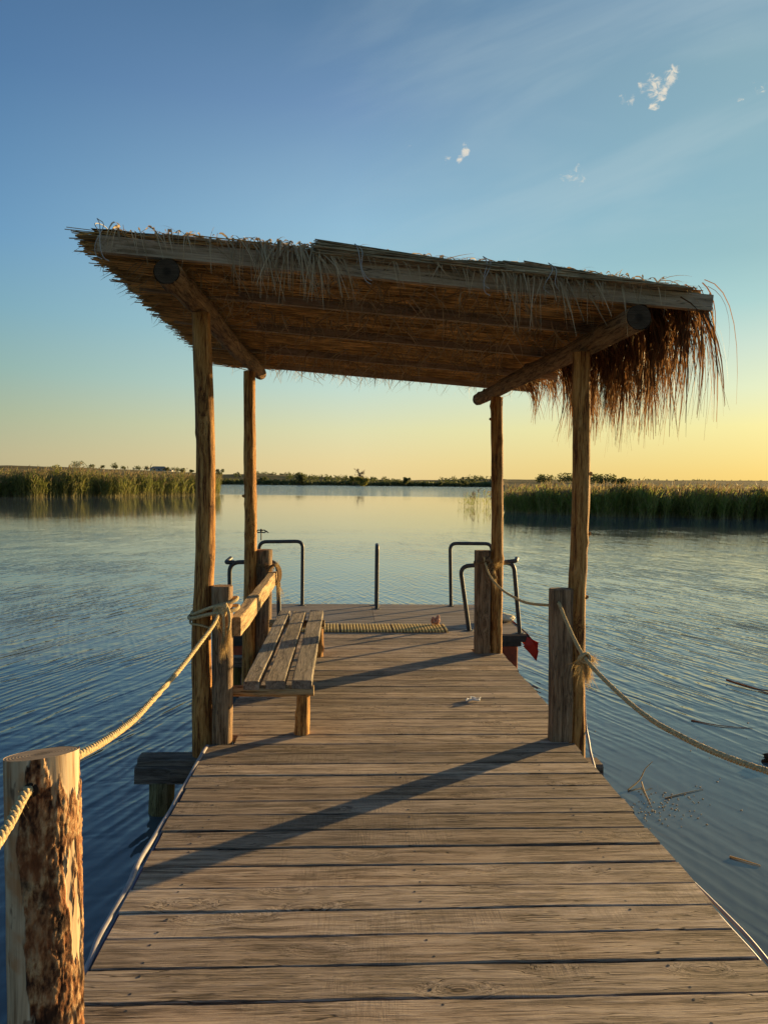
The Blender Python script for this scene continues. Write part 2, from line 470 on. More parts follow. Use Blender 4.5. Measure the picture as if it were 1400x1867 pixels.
def bark_mat():
    m, t = new_mat('half_barked_log')
    co = t.n('ShaderNodeTexCoord', _out=3)
    bark = t.n('ShaderNodeAttribute', _out=2, _p={'attribute_name': 'bark'})       # where bark is left on the log
    crust = t.n('ShaderNodeAttribute', _out=2, _p={'attribute_name': 'crust'})
    fl = t.noise(t.mapping(co, (46.0, 46.0, 24.0)), 1.0, 8, 0.72, 0.6)
    k = t.math('ADD', t.math('MULTIPLY', fl, 0.6), t.math('MULTIPLY', crust, 0.4))
    cb = t.ramp(k, [(0.34, (0.03, 0.014, 0.009)), (0.44, (0.15, 0.060, 0.025)), (0.53, (0.34, 0.17, 0.075)), (0.64, (0.58, 0.38, 0.20))])
    rd = t.rng(t.noise(co, 9.0, 4), 0.48, 0.6)
    cb = t.mix(t.math('MULTIPLY', rd, 0.5), cb, (0.30, 0.10, 0.035))
    dark = t.rng(t.noise(t.mapping(co, (8.0, 8.0, 5.0), loc=(3, 1, 2)), 1.0, 5, 0.65), 0.54, 0.62)
    cb = t.mix(t.math('MULTIPLY', dark, 0.85), cb, (0.022, 0.012, 0.008))
    gr = t.noise(t.mapping(co, (40.0, 40.0, 2.0)), 1.0, 5, 0.65)
    cw = t.ramp(gr, [(0.34, (0.24, 0.15, 0.08)), (0.48, (0.50, 0.36, 0.22)), (0.66, (0.64, 0.50, 0.33))])
    cw = t.mix(t.math('MULTIPLY', t.rng(t.noise(co, 7.0, 4), 0.5, 0.62), 0.6), cw, (0.42, 0.17, 0.05))
    spots = t.rng(t.noise(t.mapping(co, (30, 30, 12)), 1.0, 3), 0.62, 0.70)
    cw = t.mix(t.math('MULTIPLY', spots, 0.7), cw, (0.07, 0.035, 0.018))
    col = t.mix(bark, cw, cb)
    h = t.math('ADD', t.math('MULTIPLY', t.math('MULTIPLY', fl, bark), 1.3), t.math('MULTIPLY', gr, 0.2))
    t.out(bsdf(t, col, 0.85, t.bump(h, 1.0, 0.008), **{'Specular_IOR_Level': 0.2}))
    return m


M['bark'] = bark_mat()


def endgrain_mat(name='sawn_end_grain', dim=1.0, upright=False):
    m, t = new_mat(name)
    co = t.n('ShaderNodeTexCoord', _out=3)
    if upright: co = t.mapping(co, (1, 1, 1), (math.pi / 2, 0, 0))
    x = t.n('ShaderNodeSeparateXYZ', _out=0, Vector=co); y = t.n('ShaderNodeSeparateXYZ', _out=1, Vector=co)
    r = t.math('SQRT', t.math('ADD', t.math('MULTIPLY', x, x), t.math('MULTIPLY', y, y)))
    ring = t.math('SINE', t.math('ADD', t.math('MULTIPLY', r, 900.0), t.math('MULTIPLY', t.noise(co, 30.0, 2), 6.0)))
    sw = t.noise(t.mapping(co, (12.0, 160.0, 1.0), (0, 0, 0.7)), 1.0, 3)
    f = t.math('ADD', t.math('MULTIPLY', ring, 0.10), t.math('MULTIPLY', sw, 0.9))
    col = t.ramp(f, [(0.25, (0.13, 0.09, 0.06)), (0.5, (0.33, 0.25, 0.17)), (0.75, (0.47, 0.37, 0.26))])
    col = t.mix(t.rng(r, 0.012, 0.03, 0.6, 0.0), col, (0.06, 0.05, 0.04))
    if dim != 1.0: col = t.mix(1.0, col, (dim, dim * 0.9, dim * 0.8), 'MULTIPLY')
    t.out(bsdf(t, col, 0.95, t.bump(f, 0.6, 0.003), **{'Specular_IOR_Level': 0.1}))
    return m


M['endgrain'] = endgrain_mat()
M['end'] = endgrain_mat('dark_log_end', 0.22, True)


def simple(name, col, rough=0.6, noise_scale=12.0, amt=0.25, bump=0.15, metallic=0.0, dirt=None, spec=0.4, per=0.0, bd=0.003):
    m, t = new_mat(name)
    co = t.n('ShaderNodeTexCoord', _out=3)
    n = t.noise(co, noise_scale, 5, 0.6)
    c = t.mix(t.rng(n, 0.35, 0.68), tuple(x * (1 - amt) for x in col), tuple(min(1, x * (1 + amt)) for x in col))
    if dirt is not None:
        d = t.rng(t.noise(co, noise_scale * 0.35, 5, 0.65), 0.50, 0.66)
        c = t.mix(t.math('MULTIPLY', d, 0.8), c, dirt)
    if per > 0:
        r = t.n('ShaderNodeNewGeometry', _out=8)
        vb = t.math('MULTIPLY_ADD', r, per * 2, 1.0 - per)
        c = t.mix(1.0, c, t.n('ShaderNodeCombineColor', Red=vb, Green=vb, Blue=vb), 'MULTIPLY')
    t.out(bsdf(t, c, rough, t.bump(n, bump, bd), Metallic=metallic, **{'Specular_IOR_Level': spec}))
    return m


def leaf_mat(name, a, b, trans=0.35, rough=0.6, c=None, scale=0.6, island=True):
    m, t = new_mat(name)
    co = t.n('ShaderNodeTexCoord', _out=3)
    r = t.n('ShaderNodeNewGeometry', _out=8)
    n = t.noise(co, scale, 3)
    f = t.math('ADD', t.math('MULTIPLY', r, 0.6), t.math('MULTIPLY', n, 0.4))
    stops = [(0.2, a), (0.75, b)] if c is None else [(0.15, a), (0.6, b), (0.85, c)]
    col = t.ramp(f, stops)
    d = bsdf(t, col, rough, **{'Specular_IOR_Level': 0.2})
    tr = t.n('ShaderNodeBsdfTranslucent', Color=col)
    t.out(t.n('ShaderNodeMixShader', i0=trans, i1=d, i2=tr))
    return m


M['steel'] = simple('dark_painted_steel', (0.045, 0.05, 0.052), 0.5, 30, 0.3, 0.2, 0.0, dirt=(0.09, 0.07, 0.05))
M['rim'] = simple('black_steel_rim', (0.035, 0.035, 0.035), 0.5, 20, 0.3, 0.2, dirt=(0.07, 0.06, 0.05))
M['red'] = simple('faded_red_paint', (0.42, 0.085, 0.035), 0.55, 8, 0.25, 0.2, dirt=(0.16, 0.045, 0.025))
M['redtrim'] = simple('bright_red_sheet', (0.38, 0.022, 0.016), 0.45, 10, 0.2, 0.15, dirt=(0.30, 0.03, 0.02))
M['rope'] = simple('jute_rope', (0.50, 0.38, 0.20), 0.9, 160, 0.35, 0.6, spec=0.1)
M['twine'] = simple('brown_twine', (0.22, 0.14, 0.07), 0.9, 160, 0.35, 0.5, spec=0.1)
M['fray'] = leaf_mat('frayed_rope_fibre', (0.42, 0.29, 0.12), (0.62, 0.46, 0.22), 0.35)
M['matbase'] = simple('dark_mat_base', (0.10, 0.08, 0.04), 0.9, 40, 0.3, 0.2)
M['mat'] = simple('yellow_ribbed_mat', (0.80, 0.52, 0.15), 0.7, 40, 0.3, 0.2, dirt=(0.55, 0.38, 0.11))
M['mattop'] = simple('bleached_mat_top', (0.58, 0.56, 0.46), 0.7, 40, 0.3, 0.2, dirt=(0.22, 0.14, 0.08))
M['cable'] = simple('grey_cable_sheath', (0.27, 0.25, 0.26), 0.5, 15, 0.15, 0.05, dirt=(0.22, 0.20, 0.24))
M['bluecable'] = simple('blue_cable_sheath', (0.07, 0.08, 0.20), 0.5, 15, 0.2, 0.05)
M['tie'] = simple('greyed_twine', (0.42, 0.42, 0.40), 0.7, 20, 0.1, 0.2)
M['plastic'] = simple('white_plastic', (0.72, 0.72, 0.70), 0.4, 20, 0.1, 0.2)
M['pink'] = simple('pink_cloth', (0.50, 0.27, 0.20), 0.9, 60, 0.3, 0.5, dirt=(0.2, 0.08, 0.05))
M['sack'] = simple('pale_sack_cloth', (0.62, 0.55, 0.40), 0.9, 60, 0.25, 0.6)
M['straw'] = simple('dry_reed_straw', (0.54, 0.325, 0.12), 0.85, 5, 0.3, 0.0, per=0.45, spec=0.15)
M['strawtop'] = simple('grey_weathered_straw', (0.34, 0.27, 0.17), 0.85, 5, 0.25, 0.0, per=0.45, spec=0.15)
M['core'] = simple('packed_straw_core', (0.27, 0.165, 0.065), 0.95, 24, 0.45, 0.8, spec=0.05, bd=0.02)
M['strand'] = leaf_mat('dry_reed_leaf', (0.26, 0.175, 0.085), (0.56, 0.44, 0.27), 0.25)
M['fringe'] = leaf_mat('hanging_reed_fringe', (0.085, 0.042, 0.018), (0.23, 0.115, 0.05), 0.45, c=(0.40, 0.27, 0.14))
M['reed'] = leaf_mat('green_reed_leaf', (0.18, 0.25, 0.045), (0.34, 0.37, 0.09), 0.55, c=(0.40, 0.35, 0.13), scale=0.35)
M['reedwarm'] = leaf_mat('yellowing_reed_leaf', (0.10, 0.125, 0.03), (0.22, 0.23, 0.06), 0.5, c=(0.33, 0.28, 0.11), scale=0.25)
M['reedstem'] = leaf_mat('dry_reed_stem', (0.22, 0.22, 0.08), (0.42, 0.36, 0.16), 0.3)
M['plume'] = leaf_mat('reed_plume', (0.24, 0.17, 0.07), (0.42, 0.32, 0.16), 0.35)
M['foliage'] = leaf_mat('tree_foliage', (0.07, 0.09, 0.03), (0.16, 0.17, 0.06), 0.4)
M['foliage_y'] = leaf_mat('yellow_green_foliage', (0.16, 0.17, 0.03), (0.32, 0.29, 0.07), 0.45)
M['trunk'] = simple('grey_trunk', (0.14, 0.11, 0.08), 0.9, 3, 0.3, 0.3)
M['wall'] = simple('pale_house_wall', (0.55, 0.48, 0.40), 0.9, 1, 0.1, 0.0)
M['roofing'] = simple('grey_house_roof', (0.27, 0.20, 0.15), 0.8, 1, 0.2, 0.0)
M['pane'] = simple('dark_window_pane', (0.03, 0.035, 0.04), 0.2, 1, 0.1, 0.0)


def water_mat():
    m, t = new_mat('lake_water')
    pos = t.n('ShaderNodeNewGeometry', _out=0)
    y = t.n('ShaderNodeSeparateXYZ', _out=1, Vector=pos)
    wn = t.noise(t.mapping(pos, (0.02, 0.05, 1)), 1.0, 3)
    yy = t.math('ADD', y, t.math('MULTIPLY', t.math('SUBTRACT', wn, 0.5), t.math('MULTIPLY', y, 0.5)))
    near = t.math('ADD', t.rng(yy, 6.0, 24.0, 0.50, 0.0), t.rng(yy, 20.0, 48.0, 0.50, 0.05))
    far = t.rng(t.math('ADD', y, t.math('MULTIPLY', t.math('SUBTRACT', wn, 0.5), 20.0)), 108.0, 128.0, 0.0, 1.0)
    patch = t.rng(t.noise(t.mapping(pos, (0.16, 0.3, 1)), 1.0, 2), 0.3, 0.65, 0.45, 1.1)
    amp = t.math('MULTIPLY', near, patch)
    x = t.n('ShaderNodeSeparateXYZ', _out=0, Vector=pos)
    side = t.rng(t.math('ADD', x, t.math('MULTIPLY', t.math('SUBTRACT', t.noise(pos, 0.25, 2), 0.5), 5.0)), -2.0, 3.0, 0.0, 1.0)

    def train(deg, along, across, det, dist=0.3, ridge=0.0):
        r = t.mapping(pos, (1, 1, 1), (0, 0, -math.radians(deg)))       # turn so that X runs along the crests
        n = t.noise(t.mapping(r, (along, across, 1)), 1.0, det, 0.5, dist)
        if ridge:                                                        # sharpened crests
            n = t.math('SUBTRACT', 1.0, t.math('ABSOLUTE', t.math('MULTIPLY_ADD', n, 2.6, -1.3)))
        return n
    def wave(deg, lam, warp, seed):
        """short wind ripple: crests in one direction, wandering phase, coming and going in strength"""
        r = t.mapping(pos, (1, 1, 1), (0, 0, -math.radians(deg)), (seed, seed * 2.3, 0))
        yv = t.n('ShaderNodeSeparateXYZ', _out=1, Vector=r)
        wn_ = t.noise(t.mapping(r, (0.55, 1.7, 1)), 1.0, 3, 0.55)
        ph = t.math('ADD', t.math('MULTIPLY', yv, 6.2832 / lam), t.math('MULTIPLY', wn_, warp))
        hh_ = t.math('POWER', t.math('MULTIPLY_ADD', t.math('SINE', ph), 0.5, 0.5), 1.5)
        am = t.rng(t.noise(t.mapping(r, (0.9, 2.2, 1), loc=(7, 3, 0)), 1.0, 2), 0.34, 0.66, 0.15, 1.0)
        return t.math('MULTIPLY', t.math('MULTIPLY', hh_, am), lam / 0.125)

    def add3(x, y_, z_):
        return t.math('ADD', t.math('ADD', x, y_), z_)
    A = add3(t.math('MULTIPLY', wave(69, 0.085, 28.0, 1.0), 1.4), t.math('MULTIPLY', wave(74, 0.15, 20.0, 5.0), 1.0), t.math('MULTIPLY', wave(63, 0.27, 14.0, 9.0), 0.62))
    B = add3(t.math('MULTIPLY', wave(111, 0.088, 28.0, 2.0), 1.4), t.math('MULTIPLY', wave(106, 0.16, 20.0, 6.0), 1.0), t.math('MULTIPLY', wave(117, 0.29, 14.0, 11.0), 0.62))
    h = t.math('ADD', t.math('MULTIPLY', A, t.rng(side, 0, 1, 1.0, 0.35, False)), t.math('MULTIPLY', B, t.rng(side, 0, 1, 0.35, 1.0, False)))
    h = t.math('ADD', h, t.math('MULTIPLY', train(10, 2.2, 6.0, 2.0), 2.2))
    # sheltered water close to the right of the deck lies calmer
    calm = t.rng(t.vmath('DISTANCE', t.vmath('MULTIPLY', pos, (1.0, 0.7, 0.0)), (2.8, 2.4, 0.0), out=1), 1.0, 3.4, 0.38, 1.0)
    hf = t.math('MULTIPLY', t.noise(t.mapping(pos, (0.5, 1.6, 1)), 1.0, 2), t.math('MULTIPLY', far, 45.0))
    H = t.math('ADD', t.math('MULTIPLY', h, t.math('MULTIPLY', amp, calm)), hf)
    nrm = t.bump(H, 1.0, 0.0040)
    body = t.mix(t.rng(t.noise(pos, 0.25, 3), 0.35, 0.7), (0.085, 0.108, 0.110), (0.122, 0.142, 0.138))
    t.out(bsdf(t, body, 0.045, nrm, IOR=1.48))
    return m


M['water'] = water_mat()


def ground_mat():
    m, t = new_mat('dry_meadow')
    pos = t.n('ShaderNodeNewGeometry', _out=0)
    n = t.noise(t.mapping(pos, (0.012, 0.03, 0.05)), 1.0, 6, 0.65)
    n2 = t.noise(pos, 0.35, 4, 0.6)
    col = t.ramp(n, [(0.34, (0.055, 0.065, 0.022)), (0.48, (0.17, 0.13, 0.055)), (0.62, (0.26, 0.19, 0.09)), (0.75, (0.10, 0.10, 0.035))])
    col = t.mix(t.math('MULTIPLY', t.rng(n2, 0.45, 0.7), 0.5), col, (0.06, 0.07, 0.025))
    t.out(bsdf(t, col, 0.95, t.bump(n2, 1.0, 0.6), **{'Specular_IOR_Level': 0.05}))
    return m


M['ground'] = ground_mat()

# ================================================================== SETTING
WZ = -0.45                                   # water level; the deck top is z = 0
mb = MB()
mb.add([(-3000, -200, WZ), (3000, -200, WZ), (3000, 1500, WZ), (-3000, 1500, WZ)], [[0, 1, 2, 3]])
tag(mb.build('lake_water', M['water'], smooth=False), kind='structure')

# ground: one sheet from the shore to the horizon, its shoreline and ridge given by bearing (X/Y)
TL = np.array([-2.2, -0.75, -0.449, -0.31, -0.169, -0.1685])
SL = np.array([70.0, 78.0, 90.0, 99.0, 117.0, 470.0])
TR = np.array([-0.12, 0.0, 0.164, 0.204, 0.2045, 0.342, 0.569, 2.2])
SR = np.array([478.0, 520.0, 560.0, 560.0, 75.0, 66.0, 64.0, 62.0])
T_all, S_all = np.concatenate([TL, TR]), np.concatenate([SL, SR])
TZ = np.array([-2.2, -0.722, -0.449, -0.38, -0.31, -0.239, -0.204, -0.161, -0.119, -0.065, 0.004, 0.047, 0.076, 0.12, 0.164, 0.193, 0.23, 0.304, 0.416, 0.567, 0.8, 2.2])
ZZ = np.array([12.5, 11.2, 10.2, 9.95, 9.0, 8.0, 7.0, 7.4, 7.8, 6.6, 5.4, 4.4, 4.2, 4.8, 6.2, 6.2, 6.6, 6.9, 7.4, 8.2, 9.0, 9.5])


def shore(t):
    return np.interp(t, T_all, S_all)


def ground_z(t, Y):
    S = shore(t)
    zr = np.interp(t, TZ, ZZ)
    ridge = np.where(np.abs(t - 0.02) < 0.19, 620.0, np.where(t > 0, 700.0, 500.0))
    s = np.clip((Y - S) / (ridge - S), 0, 1)
    base = -0.3 + 0.9 * np.clip((Y - S) / 8.0, 0, 1)
    return base + (zr - 0.6) * (s ** 1.15) * (Y > S)


ts = np.unique(np.concatenate([np.linspace(-2.2, 2.2, 260), np.linspace(-0.6, 0.75, 280), [-0.169, -0.1685, 0.204, 0.2045]]))
rows = []
for q in range(42):
    S = shore(ts)
    if q == 0: Yq, zq = S - 6, np.full_like(ts, -1.6)
    elif q == 1: Yq, zq = S - 0.5, np.full_like(ts, -0.62)
    else:
        e = (q - 2) / 39.0
        Yq = S + 0.5 + (9000 - S) * (e ** 3.2)
        zq = ground_z(ts, Yq) + np.array([0.35 * nz(t * 40, y * 0.02) * min(1, (y - s) / 60) for t, y, s in zip(ts, Yq, S)])
    rows.append(np.stack([ts * Yq, Yq, zq], axis=1))
G = np.array(rows)
nr, nc = G.shape[:2]
i = np.arange(nr - 1)[:, None] * nc; j = np.arange(nc - 1)[None, :]
tag(MB().add(G.reshape(-1, 3), np.stack([i + j, i + j + 1, i + nc + j + 1, i + nc + j], axis=-1).reshape(-1, 4)).build('ground', M['ground']), kind='structure')


def reed_bed(name, P, hgt, lw, nl, mats, label, cat='reeds', lean=0.12, plume_p=0.6, stem_w=0.02):
    n = len(P)
    mb = MB()
    ln = rng.normal(size=(n, 3)) * lean * np.array([1, 1, 0])
    top = P + ln * hgt[:, None] + np.array([0, 0, 1.0]) * hgt[:, None]
    mid = P + ln * 0.3 * hgt[:, None] + np.array([0, 0, 0.55]) * hgt[:, None]
    mb.add(*ribbons(P, mid, top, np.full(n, stem_w), 2), mi=2)
    for q in range(nl):
        s = rng.uniform(0.1, 0.85, n)[:, None]
        b = P + (top - P) * s
        a = rng.uniform(0, 2 * np.pi, n)
        out = np.stack([np.cos(a), np.sin(a), np.zeros(n)], axis=1)
        L = rng.uniform(0.22, 0.42, n)[:, None] * hgt[:, None]
        m_ = b + out * L * 0.25 + np.array([0, 0, 0.75]) * L
        e_ = b + out * L * rng.uniform(0.35, 0.8, n)[:, None] + np.array([0, 0, 1.0]) * L * rng.uniform(0.35, 1.05, n)[:, None]
        mb.add(*ribbons(b, m_, e_, rng.uniform(0.7, 1.3, n) * lw, 3))
    k = rng.random(n) < plume_p
    pk = top[k]
    dr = rng.normal(size=(len(pk), 3)) * 0.10 + np.array([0.05, 0, 0.05])
    for q in range(2):
        mb.add(*ribbons(pk - np.array([0, 0, 0.05]), pk + np.array([0, 0, 0.16]), pk + np.array([0, 0, 0.2]) + dr * (1 + q), rng.uniform(0.06, 0.10, len(pk)) * (1 + lw * 4), 2), mi=1)
    o = mb.build(name, mats)
    return tag(o, label, cat, kind='stuff')


def bed_points(n, t0, t1, depth, edge_t, edge_y, power=1.6, zoff=0.0):
    t = rng.uniform(t0, t1, n)
    Yf = np.interp(t, edge_t, edge_y) + np.array([2.2 * nz(a * 26) + 0.9 * nz(a * 90, 3) for a in t])
    Y = Yf + depth * rng.random(n) ** power
    return np.stack([t * Y, Y, np.full(n, WZ - 0.05)], axis=1), t


P, t = bed_points(9500, 0.209, 0.80, 14.0, [0.2, 0.209, 0.342, 0.569, 0.8], [57, 55.0, 49.2, 47.2, 46.5], 2.6)
P = P[P[:, 0] > 11.5]
hh = 1.66 + 0.42 * np.array([nz(p[0] * 0.5, p[1] * 0.5) for p in P]) + rng.normal(size=len(P)) * 0.12
hh *= np.clip((P[:, 0] - 11.0) / 3.0, 0.75, 1)
reed_bed('reed_bed', P, hh, 0.055, 5, [M['reed'], M['plume'], M['reedstem']], 'dense green reed bed with tan plumes along the right shore', plume_p=0.3, lean=0.15, stem_w=0.032)
P, t = bed_points(9500, -0.78, -0.168, 13.0, [-0.8, -0.449, -0.31, -0.168], [72, 84.5, 93, 111.0])
hh = 2.35 + 0.75 * np.array([nz(p[0] * 0.3, p[1] * 0.3) for p in P]) + rng.normal(size=len(P)) * 0.38
reed_bed('reed_bed', P, hh, 0.075, 5, [M['reedwarm'], M['plume'], M['reedstem']], 'yellowing reed bed standing in water along the left shore', stem_w=0.03)
n = 95
X = np.concatenate([rng.normal(12.7, 0.8, 60), rng.normal(11.2, 0.35, 35)])
P = np.stack([X, 70 + rng.normal(size=n) * 1.6, np.full(n, WZ - 0.05)], axis=1)
reed_bed('reed_patch', P, rng.uniform(0.6, 1.5, n), 0.028, 3, [M['reed'], M['plume'], M['reedstem']], 'thin sparse reeds standing in open water beside the right reed bed', lean=0.1, plume_p=0.2)


def leaf_cloud(mb, centres, radii, n, size, flat=0.8, mi=0):
    """leaf clumps through the volume of several lobes"""
    c = np.asarray(centres); r = np.asarray(radii)
    k = rng.choice(len(c), n, p=(r ** 2) / (r ** 2).sum())
    d = rng.normal(size=(n, 3)); d /= np.linalg.norm(d, axis=1, keepdims=True)
    p = c[k] + d * (r[k] * rng.random(n) ** 0.45)[:, None] * np.array([1, 1, flat])
    a = rng.normal(size=(n, 3)); a /= np.linalg.norm(a, axis=1, keepdims=True)
    b = np.cross(a, rng.normal(size=(n, 3))); b /= np.linalg.norm(b, axis=1, keepdims=True) + 1e-9
    s = (size * rng.uniform(0.5, 1.3, n))[:, None]
    v = np.stack([p - a * s - b * s * 0.5, p + a * s - b * s * 0.4, p + a * s * 0.8 + b * s * 0.6, p - a * s * 0.7 + b * s * 0.5], axis=1)
    f = np.arange(n * 4).reshape(n, 4)
    mb.add(v.reshape(-1, 3), f, mi)


# low scrub on the far bank: a belt nobody could count
mb = MB()
for q in range(620):
    tt = rng.uniform(-0.1675, 0.2035)
    Yq = shore(tt) + rng.uniform(0, 16) ** 1.0
    h = 2.2 + 2.0 * max(0, nz(tt * 38, 1.0) + 0.35) + rng.uniform(0, 1.0)
    leaf_cloud(mb, [(tt * Yq, Yq, -0.3 + h * 0.45)], [h * 0.75], 26, 0.55, 0.8)
for q in range(260):
    tt = rng.uniform(-0.1675, 0.2035)
    Yq = rng.uniform(555, 618) + (20 if tt > 0.1 else 0)
    if nz(tt * 16, 4.0) < -0.05: continue
    h = 1.4 + 2.2 * rng.random()
    leaf_cloud(mb, [(tt * Yq, Yq, float(ground_z(np.array(tt), np.array(Yq))) + h * 0.4)], [h * 0.8], 22, 0.6, 0.75)
tag(mb.build('bank_scrub', M['foliage'], smooth=False), 'low dark green scrub along the far bank', 'scrub', kind='stuff')
# distant belt of poplars behind the bank
mb = MB()
for q in range(34):
    tt = -0.124 + 0.0016 * q + rng.uniform(-0.0006, 0.0006) + (0.004 if q > 18 else 0)
    Yq = 760.0; h = rng.uniform(3.0, 6.2)
    z0 = 6.2
    leaf_cloud(mb, [(tt * Yq, Yq, z0 + h * 0.35), (tt * Yq, Yq, z0 + h * 0.7)], [h * 0.26, h * 0.2], 34, 0.6, 1.6)
for q in range(90):
    tt = rng.uniform(0.30, 0.85); Yq = 780.0; h = rng.uniform(0.8, 2.2)
    leaf_cloud(mb, [(tt * Yq, Yq, 8.0 + h * 0.3)], [h * 0.7], 14, 0.6, 0.7)
tag(mb.build('distant_wood', M['foliage'], smooth=False), 'distant belt of trees on the skyline', 'wood', kind='stuff')


def tree(name, x, Y, height, width, label, mat='foliage', trunk_h=0.25, n=420, leaf=0.28, bare=False, seed=1, z=None, group=None, lobes=7, cat='tree', base_lift=0.0):
    r = random.Random(seed)
    z0 = float(ground_z(np.array(x / Y), np.array(Y))) - 0.15 if z is None else z
    root = empty(name, (x, Y, z0), label, cat, group)
    tb = MB()
    th = height * (0.75 if bare else 0.55)
    tr = max(0.05, height * 0.028)
    tb.tube(smooth_path([(x, Y, z0), (x + r.uniform(-.1, .1) * width * .3, Y, z0 + th * .5), (x + r.uniform(-.1, .1) * width, Y, z0 + th)], 8), np.linspace(tr, tr * 0.35, 8), 6)
    tips = []
    for q in range(30 if bare else lobes):
        s = r.uniform(0.3, 0.95)
        a = r.uniform(0, 6.283)
        e = (x + math.cos(a) * width * r.uniform(0.12, 0.46), Y + math.sin(a) * width * r.uniform(0.2, 0.46), z0 + height * (trunk_h + (1 - trunk_h) * r.uniform(0.25, 0.92)))
        b = (x, Y, z0 + th * s)
        if bare:
            tb.tube([b, tuple((np.array(b) + np.array(e)) / 2 + np.array([0, 0, .15 * height * .3])), e], [tr * .42, tr * .34, tr * .22], 4)
            for _ in range(5):
                e2 = (e[0] + r.uniform(-1, 1) * width * .12, e[1] + r.uniform(-1, 1) * width * .12, e[2] + r.uniform(0.02, .13) * height)
                tb.tube([e, e2], [tr * .34, tr * .22], 3)
        else:
            tb.tube([b, e], [tr * .45, tr * .15], 4)
        tips.append(e)
    tb.build('trunk', M['trunk'], root, (x, Y, z0))
    cb = MB()
    if bare:
        leaf_cloud(cb, tips, [width * 0.10] * len(tips), 60, leaf * 0.5, 0.9)
    else:
        rad = [width * r.uniform(0.15, 0.27) for _ in tips]
        leaf_cloud(cb, tips + [(x, Y, z0 + height * (trunk_h + (1 - trunk_h) * .5))], rad + [width * .33], n, leaf, 0.85)
    cb.build('crown', M[mat], root, (x, Y, z0), smooth=False)
    return root


# trees on the left ridge
tree('ridge_tree', -175.8, 500, 3.4, 8.0, 'wide round tree, leftmost on the left ridge', seed=2, trunk_h=0.1)
tree('ridge_tree', -165.5, 500, 1.9, 5.0, 'first low bush right of the wide ridge tree', seed=3, trunk_h=0.0, n=260)
tree('ridge_tree', -159.5, 500, 1.8, 4.0, 'second low bush between the two tall ridge trees', seed=4, trunk_h=0.0, n=240)
tree('ridge_tree', -152.5, 500, 3.9, 6.4, 'tall bushy tree midway along the left ridge', seed=5, trunk_h=0.12)
tree('ridge_tree', -146.0, 500, 1.8, 4.0, 'small bush just right of the tall ridge tree', seed=6, trunk_h=0.0, n=240)
tree('ridge_tree', -137.5, 500, 2.2, 6.4, 'low bushy tree left of the farm house', seed=7, trunk_h=0.0, n=320)
tree('ridge_tree', -130.8, 500, 2.4, 4.4, 'small bush against the left end of the farm house', seed=8, trunk_h=0.05, n=260)
tree('ridge_tree', -116.5, 496, 2.5, 5.0, 'dark bush against the right end of the farm house', seed=9, trunk_h=0.05, n=300)
tree('ridge_tree', -110.0, 490, 2.4, 7.2, 'wide low tree between farm house and the near post', seed=10, trunk_h=0.0, n=380)
tree('ridge_tree', -104.0, 484, 2.4, 4.4, 'low tree just left of the left front post', seed=11, trunk_h=0.0, n=300)
tree('ridge_tree', -98.3, 480, 2.2, 3.4, 'lone small round tree close to the left front post', seed=12, trunk_h=0.1, n=240)
tree('shore_tree', -79.8, 474, 8.3, 6.0, 'tall dark tree on the far bank beside the left front post', seed=13, trunk_h=0.15, n=700, leaf=0.42, z=1.2)
# far bank
tree('bare_tree', 7.6, 506, 10.2, 8.4, 'bare pale tree standing above the far bank', bare=True, seed=21, z=0.8)
tree('pale_bush', 8.9, 497, 5.4, 9.4, 'yellow green bush at the waterline under the bare tree', mat='foliage_y', trunk_h=0.0, n=1100, leaf=0.5, seed=22, z=-0.5, cat='bush')
tree('bank_tree', 3.2, 511, 6.0, 5.0, 'dark tree just left of the bare tree', seed=23, trunk_h=0.1, n=600, leaf=0.42, z=0.6)
tree('bank_tree', -31.6, 500, 6.8, 8.0, 'round dark tree on the far bank right of the rear post', seed=24, trunk_h=0.05, n=800, leaf=0.45, z=0.3)
tree('bank_tree', -55.5, 492, 5.0, 6.0, 'bushy dark tree on the far bank left of the round one', seed=28, trunk_h=0.05, n=500, leaf=0.45, z=0.3)
tree('bank_tree', 40.3, 530, 6.2, 6.8, 'dark round tree standing alone right of the bare tree', seed=25, trunk_h=0.05, n=800, leaf=0.45, z=0.3)
tree('bank_tree', 84.0, 545, 3.6, 9.0, 'low wide bush on the far bank near the right rear post', seed=26, trunk_h=0.0, n=500, leaf=0.45, z=0.2, cat='bush')
tree('bank_tree', 66.0, 545, 2.9, 5.6, 'small low bush between lone round tree and right bank', seed=27, trunk_h=0.0, n=400, leaf=0.45, z=0.2, cat='bush')
# right meadow, behind the reeds
for q, (px_t, Yq, h, wd, lab) in enumerate([
        (0.262, 300, 4.0, 9.0, 'low dark thicket behind the reeds beside the right rear post'),
        (0.292, 290, 4.6, 11.0, 'dark thicket behind the reeds left of the right front post'),
        (0.322, 270, 5.0, 10.0, 'tallest dark thicket behind the reeds at the right front post'),
        (0.343, 262, 4.4, 9.0, 'dark thicket behind the reeds just right of the right front post'),
        (0.368, 260, 3.4, 6.0, 'small round bush, rightmost of the thickets behind the reeds')]):
    tree('thicket', px_t * Yq, Yq, h * 0.6, wd, lab, seed=40 + q, trunk_h=0.0, n=700, leaf=0.32, cat='bush')
# one leafy bush standing up out of the left reeds
tree('leafy_bush', -35.4, 92.5, 3.9, 4.2, 'leafy bush rising above the left reed bed', mat='foliage_y', trunk_h=0.1, n=900, leaf=0.13, seed=31, z=-0.5, cat='bush')

